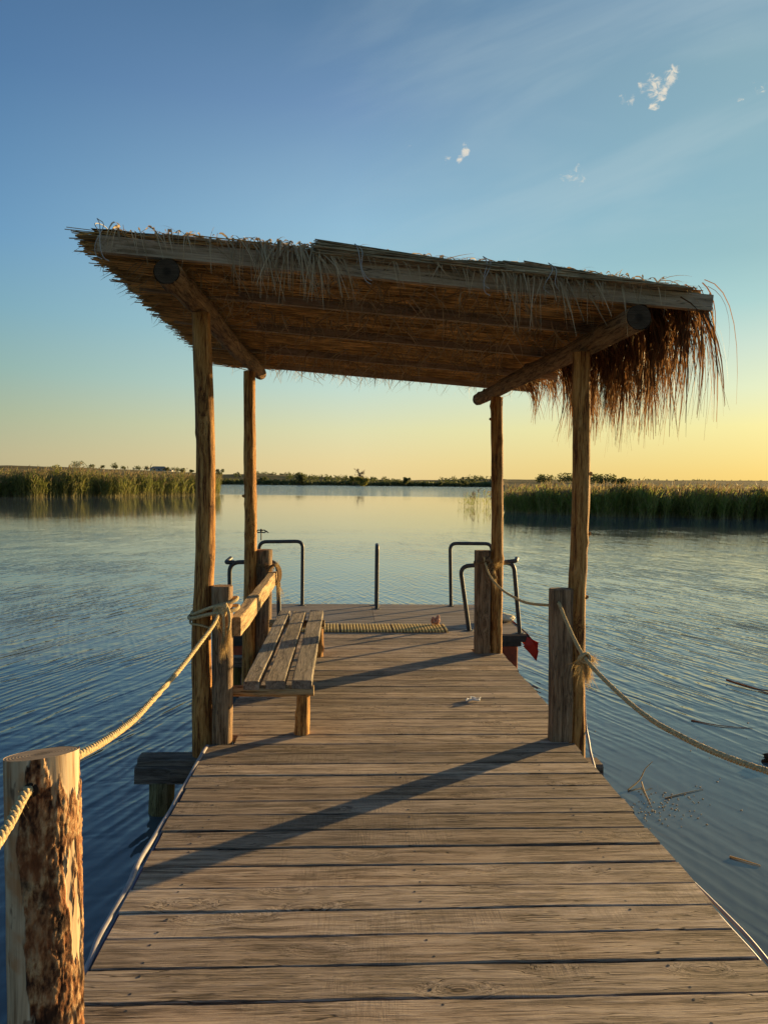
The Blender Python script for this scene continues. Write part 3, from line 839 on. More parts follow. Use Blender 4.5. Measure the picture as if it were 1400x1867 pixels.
# farm house on the ridge
hx, hy, hz = -122.8, 502.0, 8.3
house = empty('farm_house', (hx, hy, hz), 'low pale farm house with grey roof on the left ridge', 'house')
MB().box((hx - 6.0, hy - 3, hz - 0.6), (hx + 5.2, hy + 3, hz + 1.0)).build('wall', M['wall'], house, (hx, hy, hz), smooth=False)
MB().add([(hx - 6.4, hy - 3.5, hz + 0.95), (hx + 5.6, hy - 3.5, hz + 0.95), (hx + 5.6, hy + 3.5, hz + 0.95), (hx - 6.4, hy + 3.5, hz + 0.95), (hx - 4.6, hy, hz + 2.5), (hx + 2.6, hy, hz + 2.5)],
         [[0, 1, 5, 4], [2, 3, 4, 5]]).add([(hx - 6.4, hy - 3.5, hz + 0.95), (hx - 6.4, hy + 3.5, hz + 0.95), (hx - 4.6, hy, hz + 2.5), (hx + 5.6, hy - 3.5, hz + 0.95), (hx + 5.6, hy + 3.5, hz + 0.95), (hx + 2.6, hy, hz + 2.5)],
         [[1, 0, 2], [3, 4, 5]]).build('roof', M['roofing'], house, (hx, hy, hz), smooth=False)
for q in range(3):
    MB().box((hx - 3.6 + q * 2.9, hy - 3.06, hz - 0.1), (hx - 2.6 + q * 2.9, hy - 3.003, hz + 0.7)).build('window', M['pane'], house, (hx, hy, hz), smooth=False)
MB().box((hx + 5.3, hy - 4.2, hz - 0.8), (hx + 8.4, hy - 1.5, hz + 0.5)).build('annex', M['wall'], house, (hx, hy, hz), smooth=False)

# ================================================================== JETTY
jetty = empty('jetty', (0.29, 4.0, 0.0), 'weathered wooden jetty of crosswise planks running out over the water', 'jetty')
edges = [4.58]
while edges[0] > -0.7: edges.insert(0, edges[0] - 0.167 * random.uniform(0.95, 1.05))
while edges[-1] < 8.0: edges.append(edges[-1] + 0.1665 * random.uniform(0.95, 1.05))
nail_mesh = None
for q, (a, b) in enumerate(zip(edges[:-1], edges[1:])):
    gap = random.choice([0.003, 0.004, 0.006, 0.009, 0.012])
    if a < 4.5: x0, x1 = -0.83, 1.41
    elif a < 4.6: x0, x1 = -0.685, 1.385
    elif a < 4.80: x0, x1 = -0.80, 1.385
    elif a < 6.95: x0, x1 = -0.80, 1.472
    elif a < 7.12: x0, x1 = -0.70, 1.205
    else: x0, x1 = -0.79, 1.42
    x0 += random.uniform(-0.010, 0.008); x1 += random.uniform(-0.008, 0.012)
    pk = board('plank', (x1 - x0, b - a - gap, 0.045), M['deck'], jetty, ((x0 + x1) / 2, (a + b) / 2, -0.0225 + random.uniform(-0.0018, 0.0018)),
          rot=(random.uniform(-0.007, 0.007), random.uniform(-0.0012, 0.0012), random.uniform(-0.0015, 0.0015)), warp=0.008, segs=18, seed=q)
    if 1.9 < a < 6.0:
        for xn in (-0.66, 0.29, 1.10):
            for yn in (-0.045, 0.045):
                if random.random() < 0.25: continue
                if nail_mesh is None:
                    nail = MB().tube([(0, 0, -0.004), (0, 0, 0.0008)], [0.0055, 0.0048], 8).build('nail', M['rim'], pk, (0, 0, 0))
                    nail_mesh = nail.data
                else:
                    nail = bpy.data.objects.new('nail', nail_mesh); C.objects.link(nail); nail.parent = pk
                nail.location = (xn + random.uniform(-.02, .02) - (x0 + x1) / 2, yn + random.uniform(-.012, .012), 0.0225)
for x in (-0.66, 0.29, 1.10):
    MB().box((x - 0.05, -0.7, -0.15), (x + 0.05, 8.0, -0.056)).build('stringer', M['wetbeam'], jetty, (x, 4.0, -0.1), smooth=False)
for Yp in (0.9, 4.70, 7.6):
    board('cross_beam', (2.9, 0.14, 0.105), M['wetbeam'], jetty, (0.165, Yp - 0.02, -0.2035), bevel=0.012, warp=0.012, segs=10, seed=int(Yp * 9))
    for x in (-1.137, 1.36):
        log_mesh([(x, Yp - 0.03, -1.4), (x, Yp - 0.03, -0.8), (x + 0.004, Yp - 0.03, -0.25)], 0.082, 0.076, 18, 24, 0.10, 3, seed=int(Yp * 7 + x)).build('pile', M['pile'], jetty, (x, Yp, -0.4))
# a raised cap piece on the beam end that shows beside the deck
board('cap_block', (0.42, 0.13, 0.045), M['wetbeam'], jetty, (-1.062, 4.69, -0.1270), bevel=0.012, warp=0.014, segs=6, seed=77)

# ================================================================== THATCHED SHELTER
shelter = empty('thatched_shelter', (0.3, 5.9, 0.0), 'open sided shelter with sloping reed thatch roof on four log posts', 'shelter')
SB = (0.3, 5.9, 0.0)
for q, (pts, ra, rb) in enumerate([
        ([(-0.892, 4.70, -1.3), (-0.890, 4.70, 0.0), (-0.898, 4.70, 0.6), (-0.876, 4.70, 1.25), (-0.880, 4.70, 1.9), (-0.908, 4.70, 2.62)], 0.064, 0.056),
        ([(1.466, 4.70, -1.3), (1.464, 4.70, 0.0), (1.450, 4.70, 0.8), (1.462, 4.70, 1.5), (1.446, 4.70, 2.43)], 0.056, 0.053),
        ([(-0.925, 7.10, -1.3), (-0.920, 7.10, 0.0), (-0.905, 7.10, 1.0), (-0.915, 7.10, 1.8), (-0.925, 7.10, 2.62)], 0.060, 0.054),
        ([(1.425, 7.09, -1.3), (1.420, 7.09, 0.0), (1.410, 7.09, 1.2), (1.385, 7.09, 2.42)], 0.058, 0.056)]):
    pm = log_mesh(pts, ra, rb, 24, 90, 0.11, 11, seed=100 + q)
    for zs_, side_ in ({1: ((1.66, 0.3), (1.28, 0.1), (0.88, 0.2), (0.45, 0.15)), 0: (), 2: ((1.45, 3.0),), 3: ((2.2, 3.4),)}[q]):
        k_ = np.interp(zs_, [p_[2] for p_ in pts], [p_[0] for p_ in pts])
        c_ = np.array([k_, pts[1][1], zs_]); d_ = np.array([math.cos(side_), -math.sin(side_) * .6, 0.25])
        pm.tube([c_ + d_ * ra * 0.4, c_ + d_ * (ra + 0.004), c_ + d_ * (ra + 0.016)], [0.020, 0.014, 0.008], 8)
    pm.build('post', M['post'], shelter, pts[1])
for q, (a, b) in enumerate([((-0.956, 4.04, 2.691), (-0.885, 7.62, 2.676)), ((1.537, 4.00, 2.500), (1.332, 7.82, 2.476))]):
    a, b = np.array(a), np.array(b)
    side = np.array([1.0, 0, 0])
    pts = [a, a + (b - a) * .3 + side * .012, a + (b - a) * .6 - side * .012, a + (b - a) * .85 + side * .010, b]
    o = log_mesh(pts, 0.068, 0.060, 24, 90, 0.16, 14, seed=120 + q, cap=False)
    lg = o.build('log_beam', M['log'], shelter, a)
    d = (b - a) / np.linalg.norm(b - a)
    MB().tube([a + d * 0.012, a - d * 0.002], [0.0655, 0.0655], 22).build('log_end', M['end'], lg, a)
    MB().tube([b - d * 0.012, b + d * 0.002], [0.057, 0.057], 22).build('log_end', M['end'], lg, b)

SL_ = 0.0707


def zr(x):                                   # top face of the battens
    return 2.881 - SL_ * (np.asarray(x) + 1.324)


th = math.atan(SL_)
for q, Yb in enumerate((4.10, 4.95, 5.90, 6.95, 7.90)):
    L, Hh, T = (3.31, 0.086, 0.042) if q == 0 else (3.26, 0.078, 0.042)
    cx = 0.3235 if q == 0 else 0.29
    board('batten', (L, T, Hh), M['sawn'], shelter, (cx, Yb, float(zr(cx)) - Hh / 2), rot=(0, th, 0), bevel=0.003, warp=0.004, segs=10, seed=200 + q)

# packed core of the thatch
nx, ny = 90, 80
xs = np.linspace(-1.38, 1.86, nx); ys = np.linspace(4.14, 8.0, ny)
mb = MB()
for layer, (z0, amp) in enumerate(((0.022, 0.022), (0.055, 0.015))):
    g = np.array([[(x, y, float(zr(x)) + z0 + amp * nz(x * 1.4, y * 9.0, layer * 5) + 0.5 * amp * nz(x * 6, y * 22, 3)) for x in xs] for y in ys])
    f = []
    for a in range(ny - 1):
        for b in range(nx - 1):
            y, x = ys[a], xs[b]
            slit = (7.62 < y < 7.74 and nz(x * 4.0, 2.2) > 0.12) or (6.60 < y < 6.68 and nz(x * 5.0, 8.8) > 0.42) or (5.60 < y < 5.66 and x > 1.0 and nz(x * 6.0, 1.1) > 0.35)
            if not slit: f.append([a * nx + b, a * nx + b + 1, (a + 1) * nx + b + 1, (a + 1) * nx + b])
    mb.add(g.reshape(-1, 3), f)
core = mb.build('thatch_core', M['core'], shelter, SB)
core['kind'] = 'stuff'


def stalks(n, x0, x1, y0, y1, zlo, zhi, lmin, lmax, yaw=0.05, r=(0.0025, 0.0045), pit=0.02):
    L = rng.uniform(lmin, lmax, n)
    xc = rng.uniform(x0, x1, n)
    a = np.clip(xc - L / 2, x0 - rng.random(n) * 0.10, None); b = np.clip(xc + L / 2, None, x1 + rng.random(n) * 0.05)
    y = rng.uniform(y0, y1, n)
    z = rng.uniform(zlo, zhi, n)
    dy = rng.normal(size=n) * yaw * (b - a); dz = rng.normal(size=n) * pit * (b - a)
    P0 = np.stack([a, y - dy / 2, zr(a) + z - dz / 2], axis=1); P1 = np.stack([b, y + dy / 2, zr(b) + z + dz / 2], axis=1)
    bend = rng.normal(size=(n, 3)) * 0.012
    return P0, P1, rng.uniform(*r, n), bend


def add_stalks(mb, *a, **k):
    v, f, c = prisms(*stalks(*a, **k))
    mb.add(v, f)
    mb.add(v[:0], np.zeros((0, 4), int)) if False else None


mb = MB()
add_stalks(mb, 6500, -1.40, 1.90, 4.10, 8.02, -0.012, 0.030, 0.5, 1.6)
# thicker visible courses just above each batten gap
for yc in (4.55, 5.4, 6.4, 7.4):
    add_stalks(mb, 500, -1.40, 1.9, yc - 0.3, yc + 0.3, -0.022, 0.01, 0.4, 1.2, yaw=0.03)
# ragged cut ends along the left edge
add_stalks(mb, 2200, -1.38, -0.75, 4.15, 8.05, -0.075, 0.022, 0.35, 0.7, yaw=0.06, r=(0.0025, 0.005))
u = mb.build('thatch_underside', M['straw'], shelter, SB); u['kind'] = 'stuff'
mb = MB()
add_stalks(mb, 2600, -1.40, 1.80, 4.25, 8.02, 0.035, 0.062, 0.5, 1.5, yaw=0.03, pit=0.006)
# bundles along the front edge: thick butt ends, thin tips
for (x0, x1, k, f_) in ((-1.36, -0.12, 620, lambda s: 0.050 - 0.025 * s), (-0.22, 0.78, 520, lambda s: 0.062 - 0.050 * s), (0.45, 1.60, 480, lambda s: 0.012 + 0.055 * np.exp(-((s - 0.42) / 0.25) ** 2)), (1.2, 1.80, 200, lambda s: 0.030 - 0.025 * s)):
    P0, P1, r, bend = stalks(k, x0, x1, 4.02, 4.22, 0, 0.001, 0.5, 1.25, yaw=0.03, pit=0.0, r=(0.0028, 0.0048))
    hq = rng.random(k)
    for Pq in (P0, P1):
        s = np.clip((Pq[:, 0] - x0) / (x1 - x0), 0, 1)
        Pq[:, 2] += 0.006 + hq * f_(s)
    if x0 < -1.0:                            # the left butt end droops behind the batten
        for Pq in (P0, P1):
            Pq[:, 1] = np.maximum(Pq[:, 1], 4.135)
            Pq[:, 2] -= 0.062 * np.clip((-1.0 - Pq[:, 0]) / 0.12, 0, 1) * (0.2 + 0.8 * hq) - 0.006
    if x0 == -0.22: P0[:, 0] = np.where(P0[:, 0] < 0.1, -0.2 + rng.random(k) * 0.05, P0[:, 0])
    v, f, c = prisms(P0, P1, r, bend * 0.5)
    mb.add(v, f)
u = mb.build('thatch_top', M['strawtop'], shelter, SB); u['kind'] = 'stuff'

# loose leaves hanging from the underside and over the front batten
mb = MB()
n = 2300
X = rng.uniform(-1.2, 1.8, n); Yv = 4.2 + 3.8 * rng.random(n) ** 1.2
keep = np.array([nz(x * 1.6, y * 1.2, 7) for x, y in zip(X, Yv)]) > -0.12
X, Yv = X[keep], Yv[keep]; n = len(X)
P0 = np.stack([X, Yv, zr(X) - 0.01], axis=1)
d = rng.normal(size=(n, 3)) * np.array([0.11, 0.08, 0.0])
Lh = rng.uniform(0.05, 0.22, n)
P2 = P0 + d + np.stack([np.zeros(n), np.zeros(n), -Lh], axis=1)
md = P0 + d * rng.uniform(-0.8, 1.6, n)[:, None] + np.stack([np.zeros(n), np.zeros(n), -Lh * 0.35], axis=1)
mb.add(*ribbons(P0, md, P2, rng.uniform(0.005, 0.012, n), 5))
for (xc, sd, k, lo, hi) in ((-0.45, 0.12, 70, 0.10, 0.30), (-0.22, 0.08, 46, 0.10, 0.26), (-0.9, 0.35, 50, 0.04, 0.16), (0.30, 0.3, 60, 0.04, 0.16), (0.72, 0.10, 34, 0.05, 0.18), (1.02, 0.14, 70, 0.10, 0.34), (1.25, 0.25, 50, 0.05, 0.2)):
    X = np.clip(rng.normal(xc, sd, k), -1.22, 1.8)
    P0 = np.stack([X, np.full(k, 4.11), zr(X) + rng.uniform(0.03, 0.07, k)], axis=1)
    L = rng.uniform(lo, hi, k)
    dx = rng.normal(size=k) * 0.08 + 0.04
    md = P0 + np.stack([dx * 0.3, np.full(k, -0.09), np.full(k, 0.03)], axis=1)
    P2 = np.stack([X + dx, 4.045 - rng.random(k) * 0.05, zr(X) - L], axis=1)
    mb.add(*ribbons(P0, md, P2, rng.uniform(0.006, 0.015, k), 6))
# wisps sticking up and out of the silhouette
k = 150
X = rng.uniform(-1.2, 1.8, k)
P0 = np.stack([X, 4.05 + rng.random(k) * 0.15, zr(X) + 0.03], axis=1)
P2 = P0 + np.stack([np.clip(rng.normal(size=k) * 0.13, -0.2, 0.2), rng.normal(size=k) * 0.04, rng.uniform(-0.03, 0.05, k)], axis=1)
md = (P0 + P2) / 2 + np.stack([np.zeros(k), np.zeros(k), rng.uniform(0.01, 0.05, k)], axis=1)
mb.add(*ribbons(P0, md, P2, rng.uniform(0.003, 0.006, k), 5))
# and along the left and rear edges
k = 130
Yv = rng.uniform(4.15, 8.0, k)
P0 = np.stack([np.full(k, -1.36), Yv, zr(-1.36) + rng.uniform(-0.06, 0.02, k)], axis=1)
P2 = P0 + np.stack([-rng.uniform(0.03, 0.12, k), rng.normal(size=k) * 0.05, -rng.uniform(-0.01, 0.10, k)], axis=1)
mb.add(*ribbons(P0, (P0 + P2) / 2 + rng.normal(size=(k, 3)) * 0.02, P2, rng.uniform(0.004, 0.007, k), 3))
k = 170
X = rng.uniform(-1.1, 1.8, k)
P0 = np.stack([X, np.full(k, 7.98), zr(X) + 0.0], axis=1)
P2 = P0 + np.stack([rng.normal(size=k) * 0.09, rng.normal(size=k) * 0.03, -rng.uniform(0.05, 0.21, k)], axis=1)
mb.add(*ribbons(P0, P0 + rng.normal(size=(k, 3)) * 0.05, P2, rng.uniform(0.003, 0.008, k), 5))
u = mb.build('loose_leaves', M['strand'], shelter, SB, smooth=False); u['kind'] = 'stuff'

# hanging fringe on the low side: thick in front, thin towards the rear
mb = MB()


def fringe(n, y0, y1, lmin, lmax, wmin, wmax, outw=0.12):
    Yv = rng.uniform(y0, y1, n)
    X = rng.uniform(1.78, 1.97, n)
    P0 = np.stack([X, Yv, zr(X) + rng.uniform(-0.03, 0.08, n)], axis=1)
    clump = np.array([nz(y * 5.5, 2.0) for y in Yv])
    L = rng.uniform(lmin, lmax, n) * (1 + 0.22 * clump)
    o_ = np.abs(rng.normal(size=n)) * outw
    P2 = P0 + np.stack([o_ * 0.9 - 0.02, rng.normal(size=n) * 0.10 + 0.05 * clump, -L], axis=1)
    md = P0 + np.stack([o_ + rng.uniform(0.0, 0.07, n), rng.normal(size=n) * 0.03, -L * rng.uniform(0.05, 0.3, n)], axis=1)
    sd = np.stack([rng.normal(size=n) * 0.5, rng.normal(size=n), np.zeros(n)], axis=1)
    mb.add(*ribbons(P0, md, P2, rng.uniform(wmin, wmax, n), 7, sd))


def tuft(yc, k, L, spread, out_):
    """one bound handful of reed tops, loose at the root, drawn together lower down, ragged at the tips"""
    xr = rng.uniform(1.76, 1.93)
    cdx, cdy = out_ * rng.uniform(0.3, 1.0), rng.normal() * 0.07
    P0 = np.stack([rng.normal(xr, 0.05, k), rng.normal(yc, spread, k), float(zr(xr)) + rng.uniform(-0.04, 0.05, k)], axis=1)
    Ls = L * rng.uniform(0.45, 1.08, k)
    tip = np.stack([xr + cdx + rng.normal(size=k) * 0.05, yc + cdy + rng.normal(size=k) * spread * 1.1, float(zr(xr)) - Ls], axis=1)
    md = np.stack([xr + cdx * 1.1 + rng.normal(size=k) * 0.03 + 0.02, yc + cdy * .4 + rng.normal(size=k) * spread * 0.7, float(zr(xr)) - Ls * rng.uniform(0.08, 0.35, k)], axis=1)
    sd = np.stack([rng.normal(size=k) * 0.5, rng.normal(size=k), np.zeros(k)], axis=1)
    mb.add(*ribbons(P0, md, tip, rng.uniform(0.005, 0.017, k), 7, sd))


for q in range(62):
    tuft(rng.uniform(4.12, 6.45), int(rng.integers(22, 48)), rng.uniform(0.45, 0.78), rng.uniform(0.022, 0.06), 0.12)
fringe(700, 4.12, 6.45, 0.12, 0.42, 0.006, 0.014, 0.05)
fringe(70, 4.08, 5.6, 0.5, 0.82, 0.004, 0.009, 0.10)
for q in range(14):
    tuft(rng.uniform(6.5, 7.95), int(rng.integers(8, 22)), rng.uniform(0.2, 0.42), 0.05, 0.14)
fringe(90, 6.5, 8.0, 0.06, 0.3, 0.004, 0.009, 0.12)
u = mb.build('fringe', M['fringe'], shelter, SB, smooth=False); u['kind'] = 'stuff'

# plastic ties round the bundles
for q, (x, s) in enumerate(((-1.31, 0.055), (0.02, 0.055), (0.70, 0.035), (1.05, 0.03))):
    a = np.linspace(0, 2 * math.pi, 22)
    c = np.stack([x + 0.015 * np.sin(a * 2), 4.11 + 0.085 * np.cos(a), float(zr(x)) + 0.02 + s * np.sin(a) * 0.8], axis=1)
    t_ = MB().tube(c, 0.0028, 5, caps=False)
    for k_ in range(2):
        dx = random.uniform(-0.03, 0.09); dz_ = random.uniform(0.05, 0.13)
        z_ = float(zr(x))
        t_.tube(smooth_path([(x, 4.03, z_ + 0.07), (x + 0.02 + 0.02 * k_, 4.012, z_ + 0.03), (x + dx * .6, 4.02, z_ - dz_ * .5), (x + dx, 4.035, z_ - dz_), (x + dx + 0.03, 4.04, z_ - dz_ - 0.02)], 14), 0.0024, 5)
    t_.build('tie', M['tie'], shelter, (x, 4.1, 2.8))

# ================================================================== BOLLARDS
def stub(name, x, y, z0, z1, wx, wy, label, mat, power=3.2, seed=0, lean=(0, 0), rough=0.05, group=None, cap=0.012):
    root = empty(name, (x, y, z0), label, 'bollard', group)
    rings, sides = 44, 28
    zs = np.concatenate([np.linspace(z0, z1 - cap, rings - 2), [z1 - cap * 0.3, z1]])
    p = np.stack([x + lean[0] * (zs - z0) / (z1 - z0) + 0.006 * np.array([nz(z * 1.7, seed) for z in zs]), y + lean[1] * (zs - z0) / (z1 - z0), zs], axis=1)
    a = np.linspace(0, 2 * np.pi, sides, endpoint=False)
    base = (np.abs(np.cos(a) / (wx / 2)) ** power + np.abs(np.sin(a) / (wy / 2)) ** power) ** (-1 / power)
    R = np.array([[base[j] * (1 + rough * nz(math.cos(a[j]) * 1.5 + seed, math.sin(a[j]) * 1.5, z * 4) + rough * .5 * nz(math.cos(a[j]) * 4, math.sin(a[j]) * 4 + seed, z * 9)) for j in range(sides)] for z in zs])
    R[-2] *= 0.985; R[-1] *= 0.93
    MB().tube(p, R, sides).build('trunk', M[mat], root, (x, y, z0))
    return root


stub('bollard', -0.762, 4.655, -0.5, 0.96, 0.125, 0.12, 'dark split log bollard tied to the left front post', 'stub', 2.6, 3, (0.0, 0.0))
b = stub('bollard', 1.345, 4.645, -0.002, 0.955, 0.140, 0.10, 'flat topped grey bollard in front of the right front post', 'stub', 5.0, 5, (-0.014, 0.0), 0.045)
stub('bollard', -0.79, 7.17, -0.5, 0.96, 0.160, 0.15, 'thick round bollard behind the far end of the bench', 'stub', 2.2, 8, (0.0, 0.0), 0.04)
stub('bollard', 1.288, 7.09, -0.5, 0.975, 0.145, 0.11, 'square sawn bollard beside the right rear post', 'stub', 6.0, 11, (-0.012, 0.0), 0.03)

# the thick half barked log in the foreground
bx, by = -0.713, 1.80
root = empty('bollard', (bx, by, 0), 'thick half barked log bollard in the left foreground with rope through it', 'bollard')
rings, sides = 300, 200
zs = np.linspace(-0.002, 0.955, rings)
a = np.linspace(0, 2 * np.pi, sides, endpoint=False)
R = np.zeros((rings, sides)); BK = np.zeros((rings, sides)); CR = np.zeros((rings, sides))
for i_, z in enumerate(zs):
    for j_ in range(sides):
        ca, sa = math.cos(a[j_]), math.sin(a[j_])
        pv = Vector((ca * 1.6, sa * 1.6, z * 3.2))
        k = mnoise.fractal(pv, 0.8, 2.1, 5) * 0.55
        k += 0.22 - 0.62 * max(0.0, min(1.0, (-ca - 0.02) / 0.35)) * (1 if sa < 0.35 else 0.3)      # bare flank on the left
        k -= 0.9 * max(0.0, (z - 0.80) / 0.155) ** 1.2 * (0.6 + 0.8 * nz(ca * 2, sa * 2, 4))              # bare near the cut
        bk = max(0.0, min(1.0, k / 0.07))
        crust = mnoise.fractal(Vector((ca * 6.5, sa * 6.5, z * 26)), 0.7, 2.1, 5)
        flake = abs(mnoise.noise(Vector((ca * 7, sa * 7, z * 15 + 5))))
        BK[i_, j_] = bk; CR[i_, j_] = crust * 0.5 + 0.5
        R[i_, j_] = 0.0815 * (1 + 0.03 * nz(ca, sa, z * 2) + 0.012 * nz(ca * 4, sa * 4, z * 8)) * (1.03 - 0.03 * z) + bk * (0.0026 + 0.0028 * crust - 0.003 * max(0, 0.12 - flake) / 0.12)
p = np.stack([bx + 0.004 * np.sin(zs * 5), np.full(rings, by), zs], axis=1)
v, f, _ = tube(p, R, sides)
# slanting saw cut on top: higher on the right, falling away to the back
cut = 0.952 + 0.10 * (v[:, 0] - bx) - 0.16 * (v[:, 1] - by)
top = v[:, 2] > 0.80
s = np.clip((v[:, 2] - 0.80) / 0.155, 0, 1)
v[:, 2] = np.where(top, 0.80 + s * (cut - 0.80), v[:, 2])
tr_ = MB().add(v, f).build('trunk', M['bark'], root, (bx, by, 0))
for nm, arr in (('bark', BK), ('crust', CR)):
    at = tr_.data.attributes.new(nm, 'FLOAT', 'POINT')
    at.data.foreach_set('value', arr.ravel().astype(np.float32))
ringv = v[-sides:] - np.array([0, 0, 0.0005])
cen = ringv.mean(axis=0)
rad2 = cen + (ringv - cen) * 0.5
tb = MB().add(np.vstack([ringv, rad2, cen]), [[j_, (j_ + 1) % sides, sides + (j_ + 1) % sides, sides + j_] for j_ in range(sides)])
tb.add(np.vstack([rad2, cen]), [[j_, (j_ + 1) % sides, sides] for j_ in range(sides)])
tb.build('sawn_top', M['endgrain'], root, tuple(cen), smooth=False)
M['holeshade'] = simple('painted_hole_shade', (0.012, 0.009, 0.007), 0.95, 20, 0.2, 0.0)  # near-black colour stands in for the shade inside the rope holes


def hole_disc(parent, c, d, r):
    d = np.array(d, float); d /= np.linalg.norm(d); c = np.array(c, float)
    MB().tube([c - d * 0.02, c + d * 0.002], [r, r], 16).build('hole_shade_disc', M['holeshade'], parent, tuple(c))  # solid dark disc set slightly proud, no opening is cut


hole_disc(root, (-0.708, 1.7165, 0.898), (0.15, -1, 0), 0.0165)
hole_disc(b, (1.305, 4.5935, 0.872), (0, -1, 0), 0.012)
# its twin on the other side of the deck, out of the picture but holding the rope
log_mesh([(1.335, 1.75, 0.0), (1.335, 1.75, 0.5), (1.338, 1.75, 0.95)], 0.09, 0.086, 24, 40, 0.06, 4, seed=55).build('bollard', M['post'])
tw = bpy.data.objects['bollard.005'] if 'bollard.005' in bpy.data.objects else None
if tw: tag(tw, 'round log bollard holding the right rope beside the camera', 'bollard')

# ================================================================== ROPES
def rope(name, pts, r, label, mat='rope', pitch=5.2, parent=None, cat='rope'):
    p = smooth_path(pts, 40)
    L = np.linalg.norm(np.diff(p, axis=0), axis=1).sum()
    n = int(max(40, L / (r * 0.75)))
    p = smooth_path(pts, n)
    t = np.gradient(p, axis=0); t /= np.linalg.norm(t, axis=1, keepdims=True)
    up_ = np.array([0.31, 0.0, 1.0]); s1 = np.cross(t, up_); s1 /= np.linalg.norm(s1, axis=1, keepdims=True); s2 = np.cross(s1, t)
    arc = np.concatenate([[0], np.cumsum(np.linalg.norm(np.diff(p, axis=0), axis=1))])
    mb = MB()
    for k in range(3):
        ph = arc / (r * pitch) * 2 * np.pi + k * 2.0944
        q = p + (np.cos(ph)[:, None] * s1 + np.sin(ph)[:, None] * s2) * r * 0.5
        mb.tube(q, r * 0.56 * (1 + 0.06 * np.sin(arc * 190 + k)), 7)
    # stray fibres
    m_ = int(L * 60)
    ii = rng.integers(0, n - 1, m_)
    dd = rng.normal(size=(m_, 3)); dd /= np.linalg.norm(dd, axis=1, keepdims=True)
    P0 = p[ii] + dd * r * 0.7
    mb.add(*ribbons(P0, P0 + dd * r * 0.8, P0 + dd * r * 1.3 + rng.normal(size=(m_, 3)) * r * 0.8, np.full(m_, 0.0012), 2))
    o = mb.build(name, M[mat], parent, tuple(p[0]))
    if parent is None: tag(o, label, cat)
    return o


rope('rope', [(-0.63, 0.55, 0.86), (-0.655, 1.1, 0.852), (-0.69, 1.52, 0.876), (-0.712, 1.70, 0.898), (-0.705, 1.76, 0.906), (-0.675, 1.88, 0.908), (-0.672, 2.11, 0.872), (-0.682, 2.37, 0.835), (-0.692, 2.59, 0.815), (-0.715, 3.21, 0.788), (-0.733, 3.73, 0.785), (-0.750, 4.28, 0.790), (-0.775, 4.59, 0.800)], 0.0110,
     'thick jute rope from the foreground log to the left front post')
rope('rope', [(1.306, 4.66, 0.885), (1.304, 4.58, 0.868), (1.280, 4.276, 0.773), (1.260, 3.96, 0.695), (1.268, 3.75, 0.655), (1.280, 3.384, 0.620), (1.290, 3.11, 0.612), (1.297, 2.906, 0.625), (1.305, 2.658, 0.650), (1.312, 2.40, 0.69), (1.335, 1.82, 0.80)], 0.0112,
     'thick jute rope sagging over the water on the right')
rope('rope', [(1.278, 7.03, 0.915), (1.283, 6.98, 0.86), (1.281, 6.72, 0.775), (1.272, 6.19, 0.735), (1.262, 5.55, 0.750), (1.252, 5.12, 0.785), (1.282, 4.70, 0.84)], 0.0095,
     'thinner jute rope between the two right bollards', 'rope')


def loop(mb, cx, cy, z, rx, ry, r, tilt=0.0, ph=0.0, n=36):
    a = np.linspace(0, 2 * np.pi, n) + ph
    p = np.stack([cx + rx * np.cos(a), cy + ry * np.sin(a), z + tilt * np.cos(a) + 0.006 * np.sin(3 * a)], axis=1)
    mb.tube(p, r, 7)


def fray(mb, c, n, L, spread, w=0.0022, down=(0, 0, -1), mi=0):
    P0 = np.array(c) + rng.normal(size=(n, 3)) * 0.006
    d = np.array(down, float)
    Ls = rng.uniform(0.55, 1.0, n)[:, None] * L
    P2 = P0 + d * Ls + rng.normal(size=(n, 3)) * spread
    md = P0 + d * Ls * 0.35 + rng.normal(size=(n, 3)) * spread * 0.9
    mb.add(*ribbons(P0, md, P2, rng.uniform(0.6, 1.3, n) * w, 4), mi=mi)


# knot at the left front post
mb = MB()
loop(mb, -0.818, 4.672, 0.795, 0.150, 0.108, 0.0115, 0.030, 0.4)
loop(mb, -0.812, 4.668, 0.835, 0.138, 0.100, 0.0105, 0.045, 2.0)
loop(mb, -0.885, 4.70, 0.715, 0.082, 0.082, 0.007, -0.02)
for q in range(4):                                     # the knot itself and the hanging turns
    a = np.linspace(0, 2 * np.pi, 24)
    mb.tube(np.stack([-0.765 + 0.030 * np.cos(a) * (1 - .1 * q) + 0.006 * q, 4.572 - 0.014 * np.sin(a + q), 0.815 + 0.036 * np.sin(a + 0.7 * q)], axis=1), 0.0125, 7)
mb.tube(smooth_path([(-0.735, 4.575, 0.86), (-0.712, 4.565, 0.82), (-0.705, 4.566, 0.76), (-0.712, 4.57, 0.70)], 16), np.linspace(0.013, 0.008, 16), 7)
mb.tube(smooth_path([(-0.76, 4.57, 0.85), (-0.742, 4.555, 0.79), (-0.738, 4.562, 0.70), (-0.735, 4.57, 0.62)], 16), np.linspace(0.012, 0.007, 16), 7)
fray(mb, (-0.715, 4.565, 0.72), 70, 0.17, 0.012, 0.003, mi=1)
fray(mb, (-0.738, 4.562, 0.66), 80, 0.15, 0.014, 0.003, mi=1)
fray(mb, (-0.775, 4.565, 0.76), 40, 0.07, 0.012, 0.003, mi=1)
tag(mb.build('rope_knot', [M['rope'], M['fray']], None, (-0.76, 4.6, 0.8)), 'frayed rope knot lashing bollard to the left front post', 'knot')
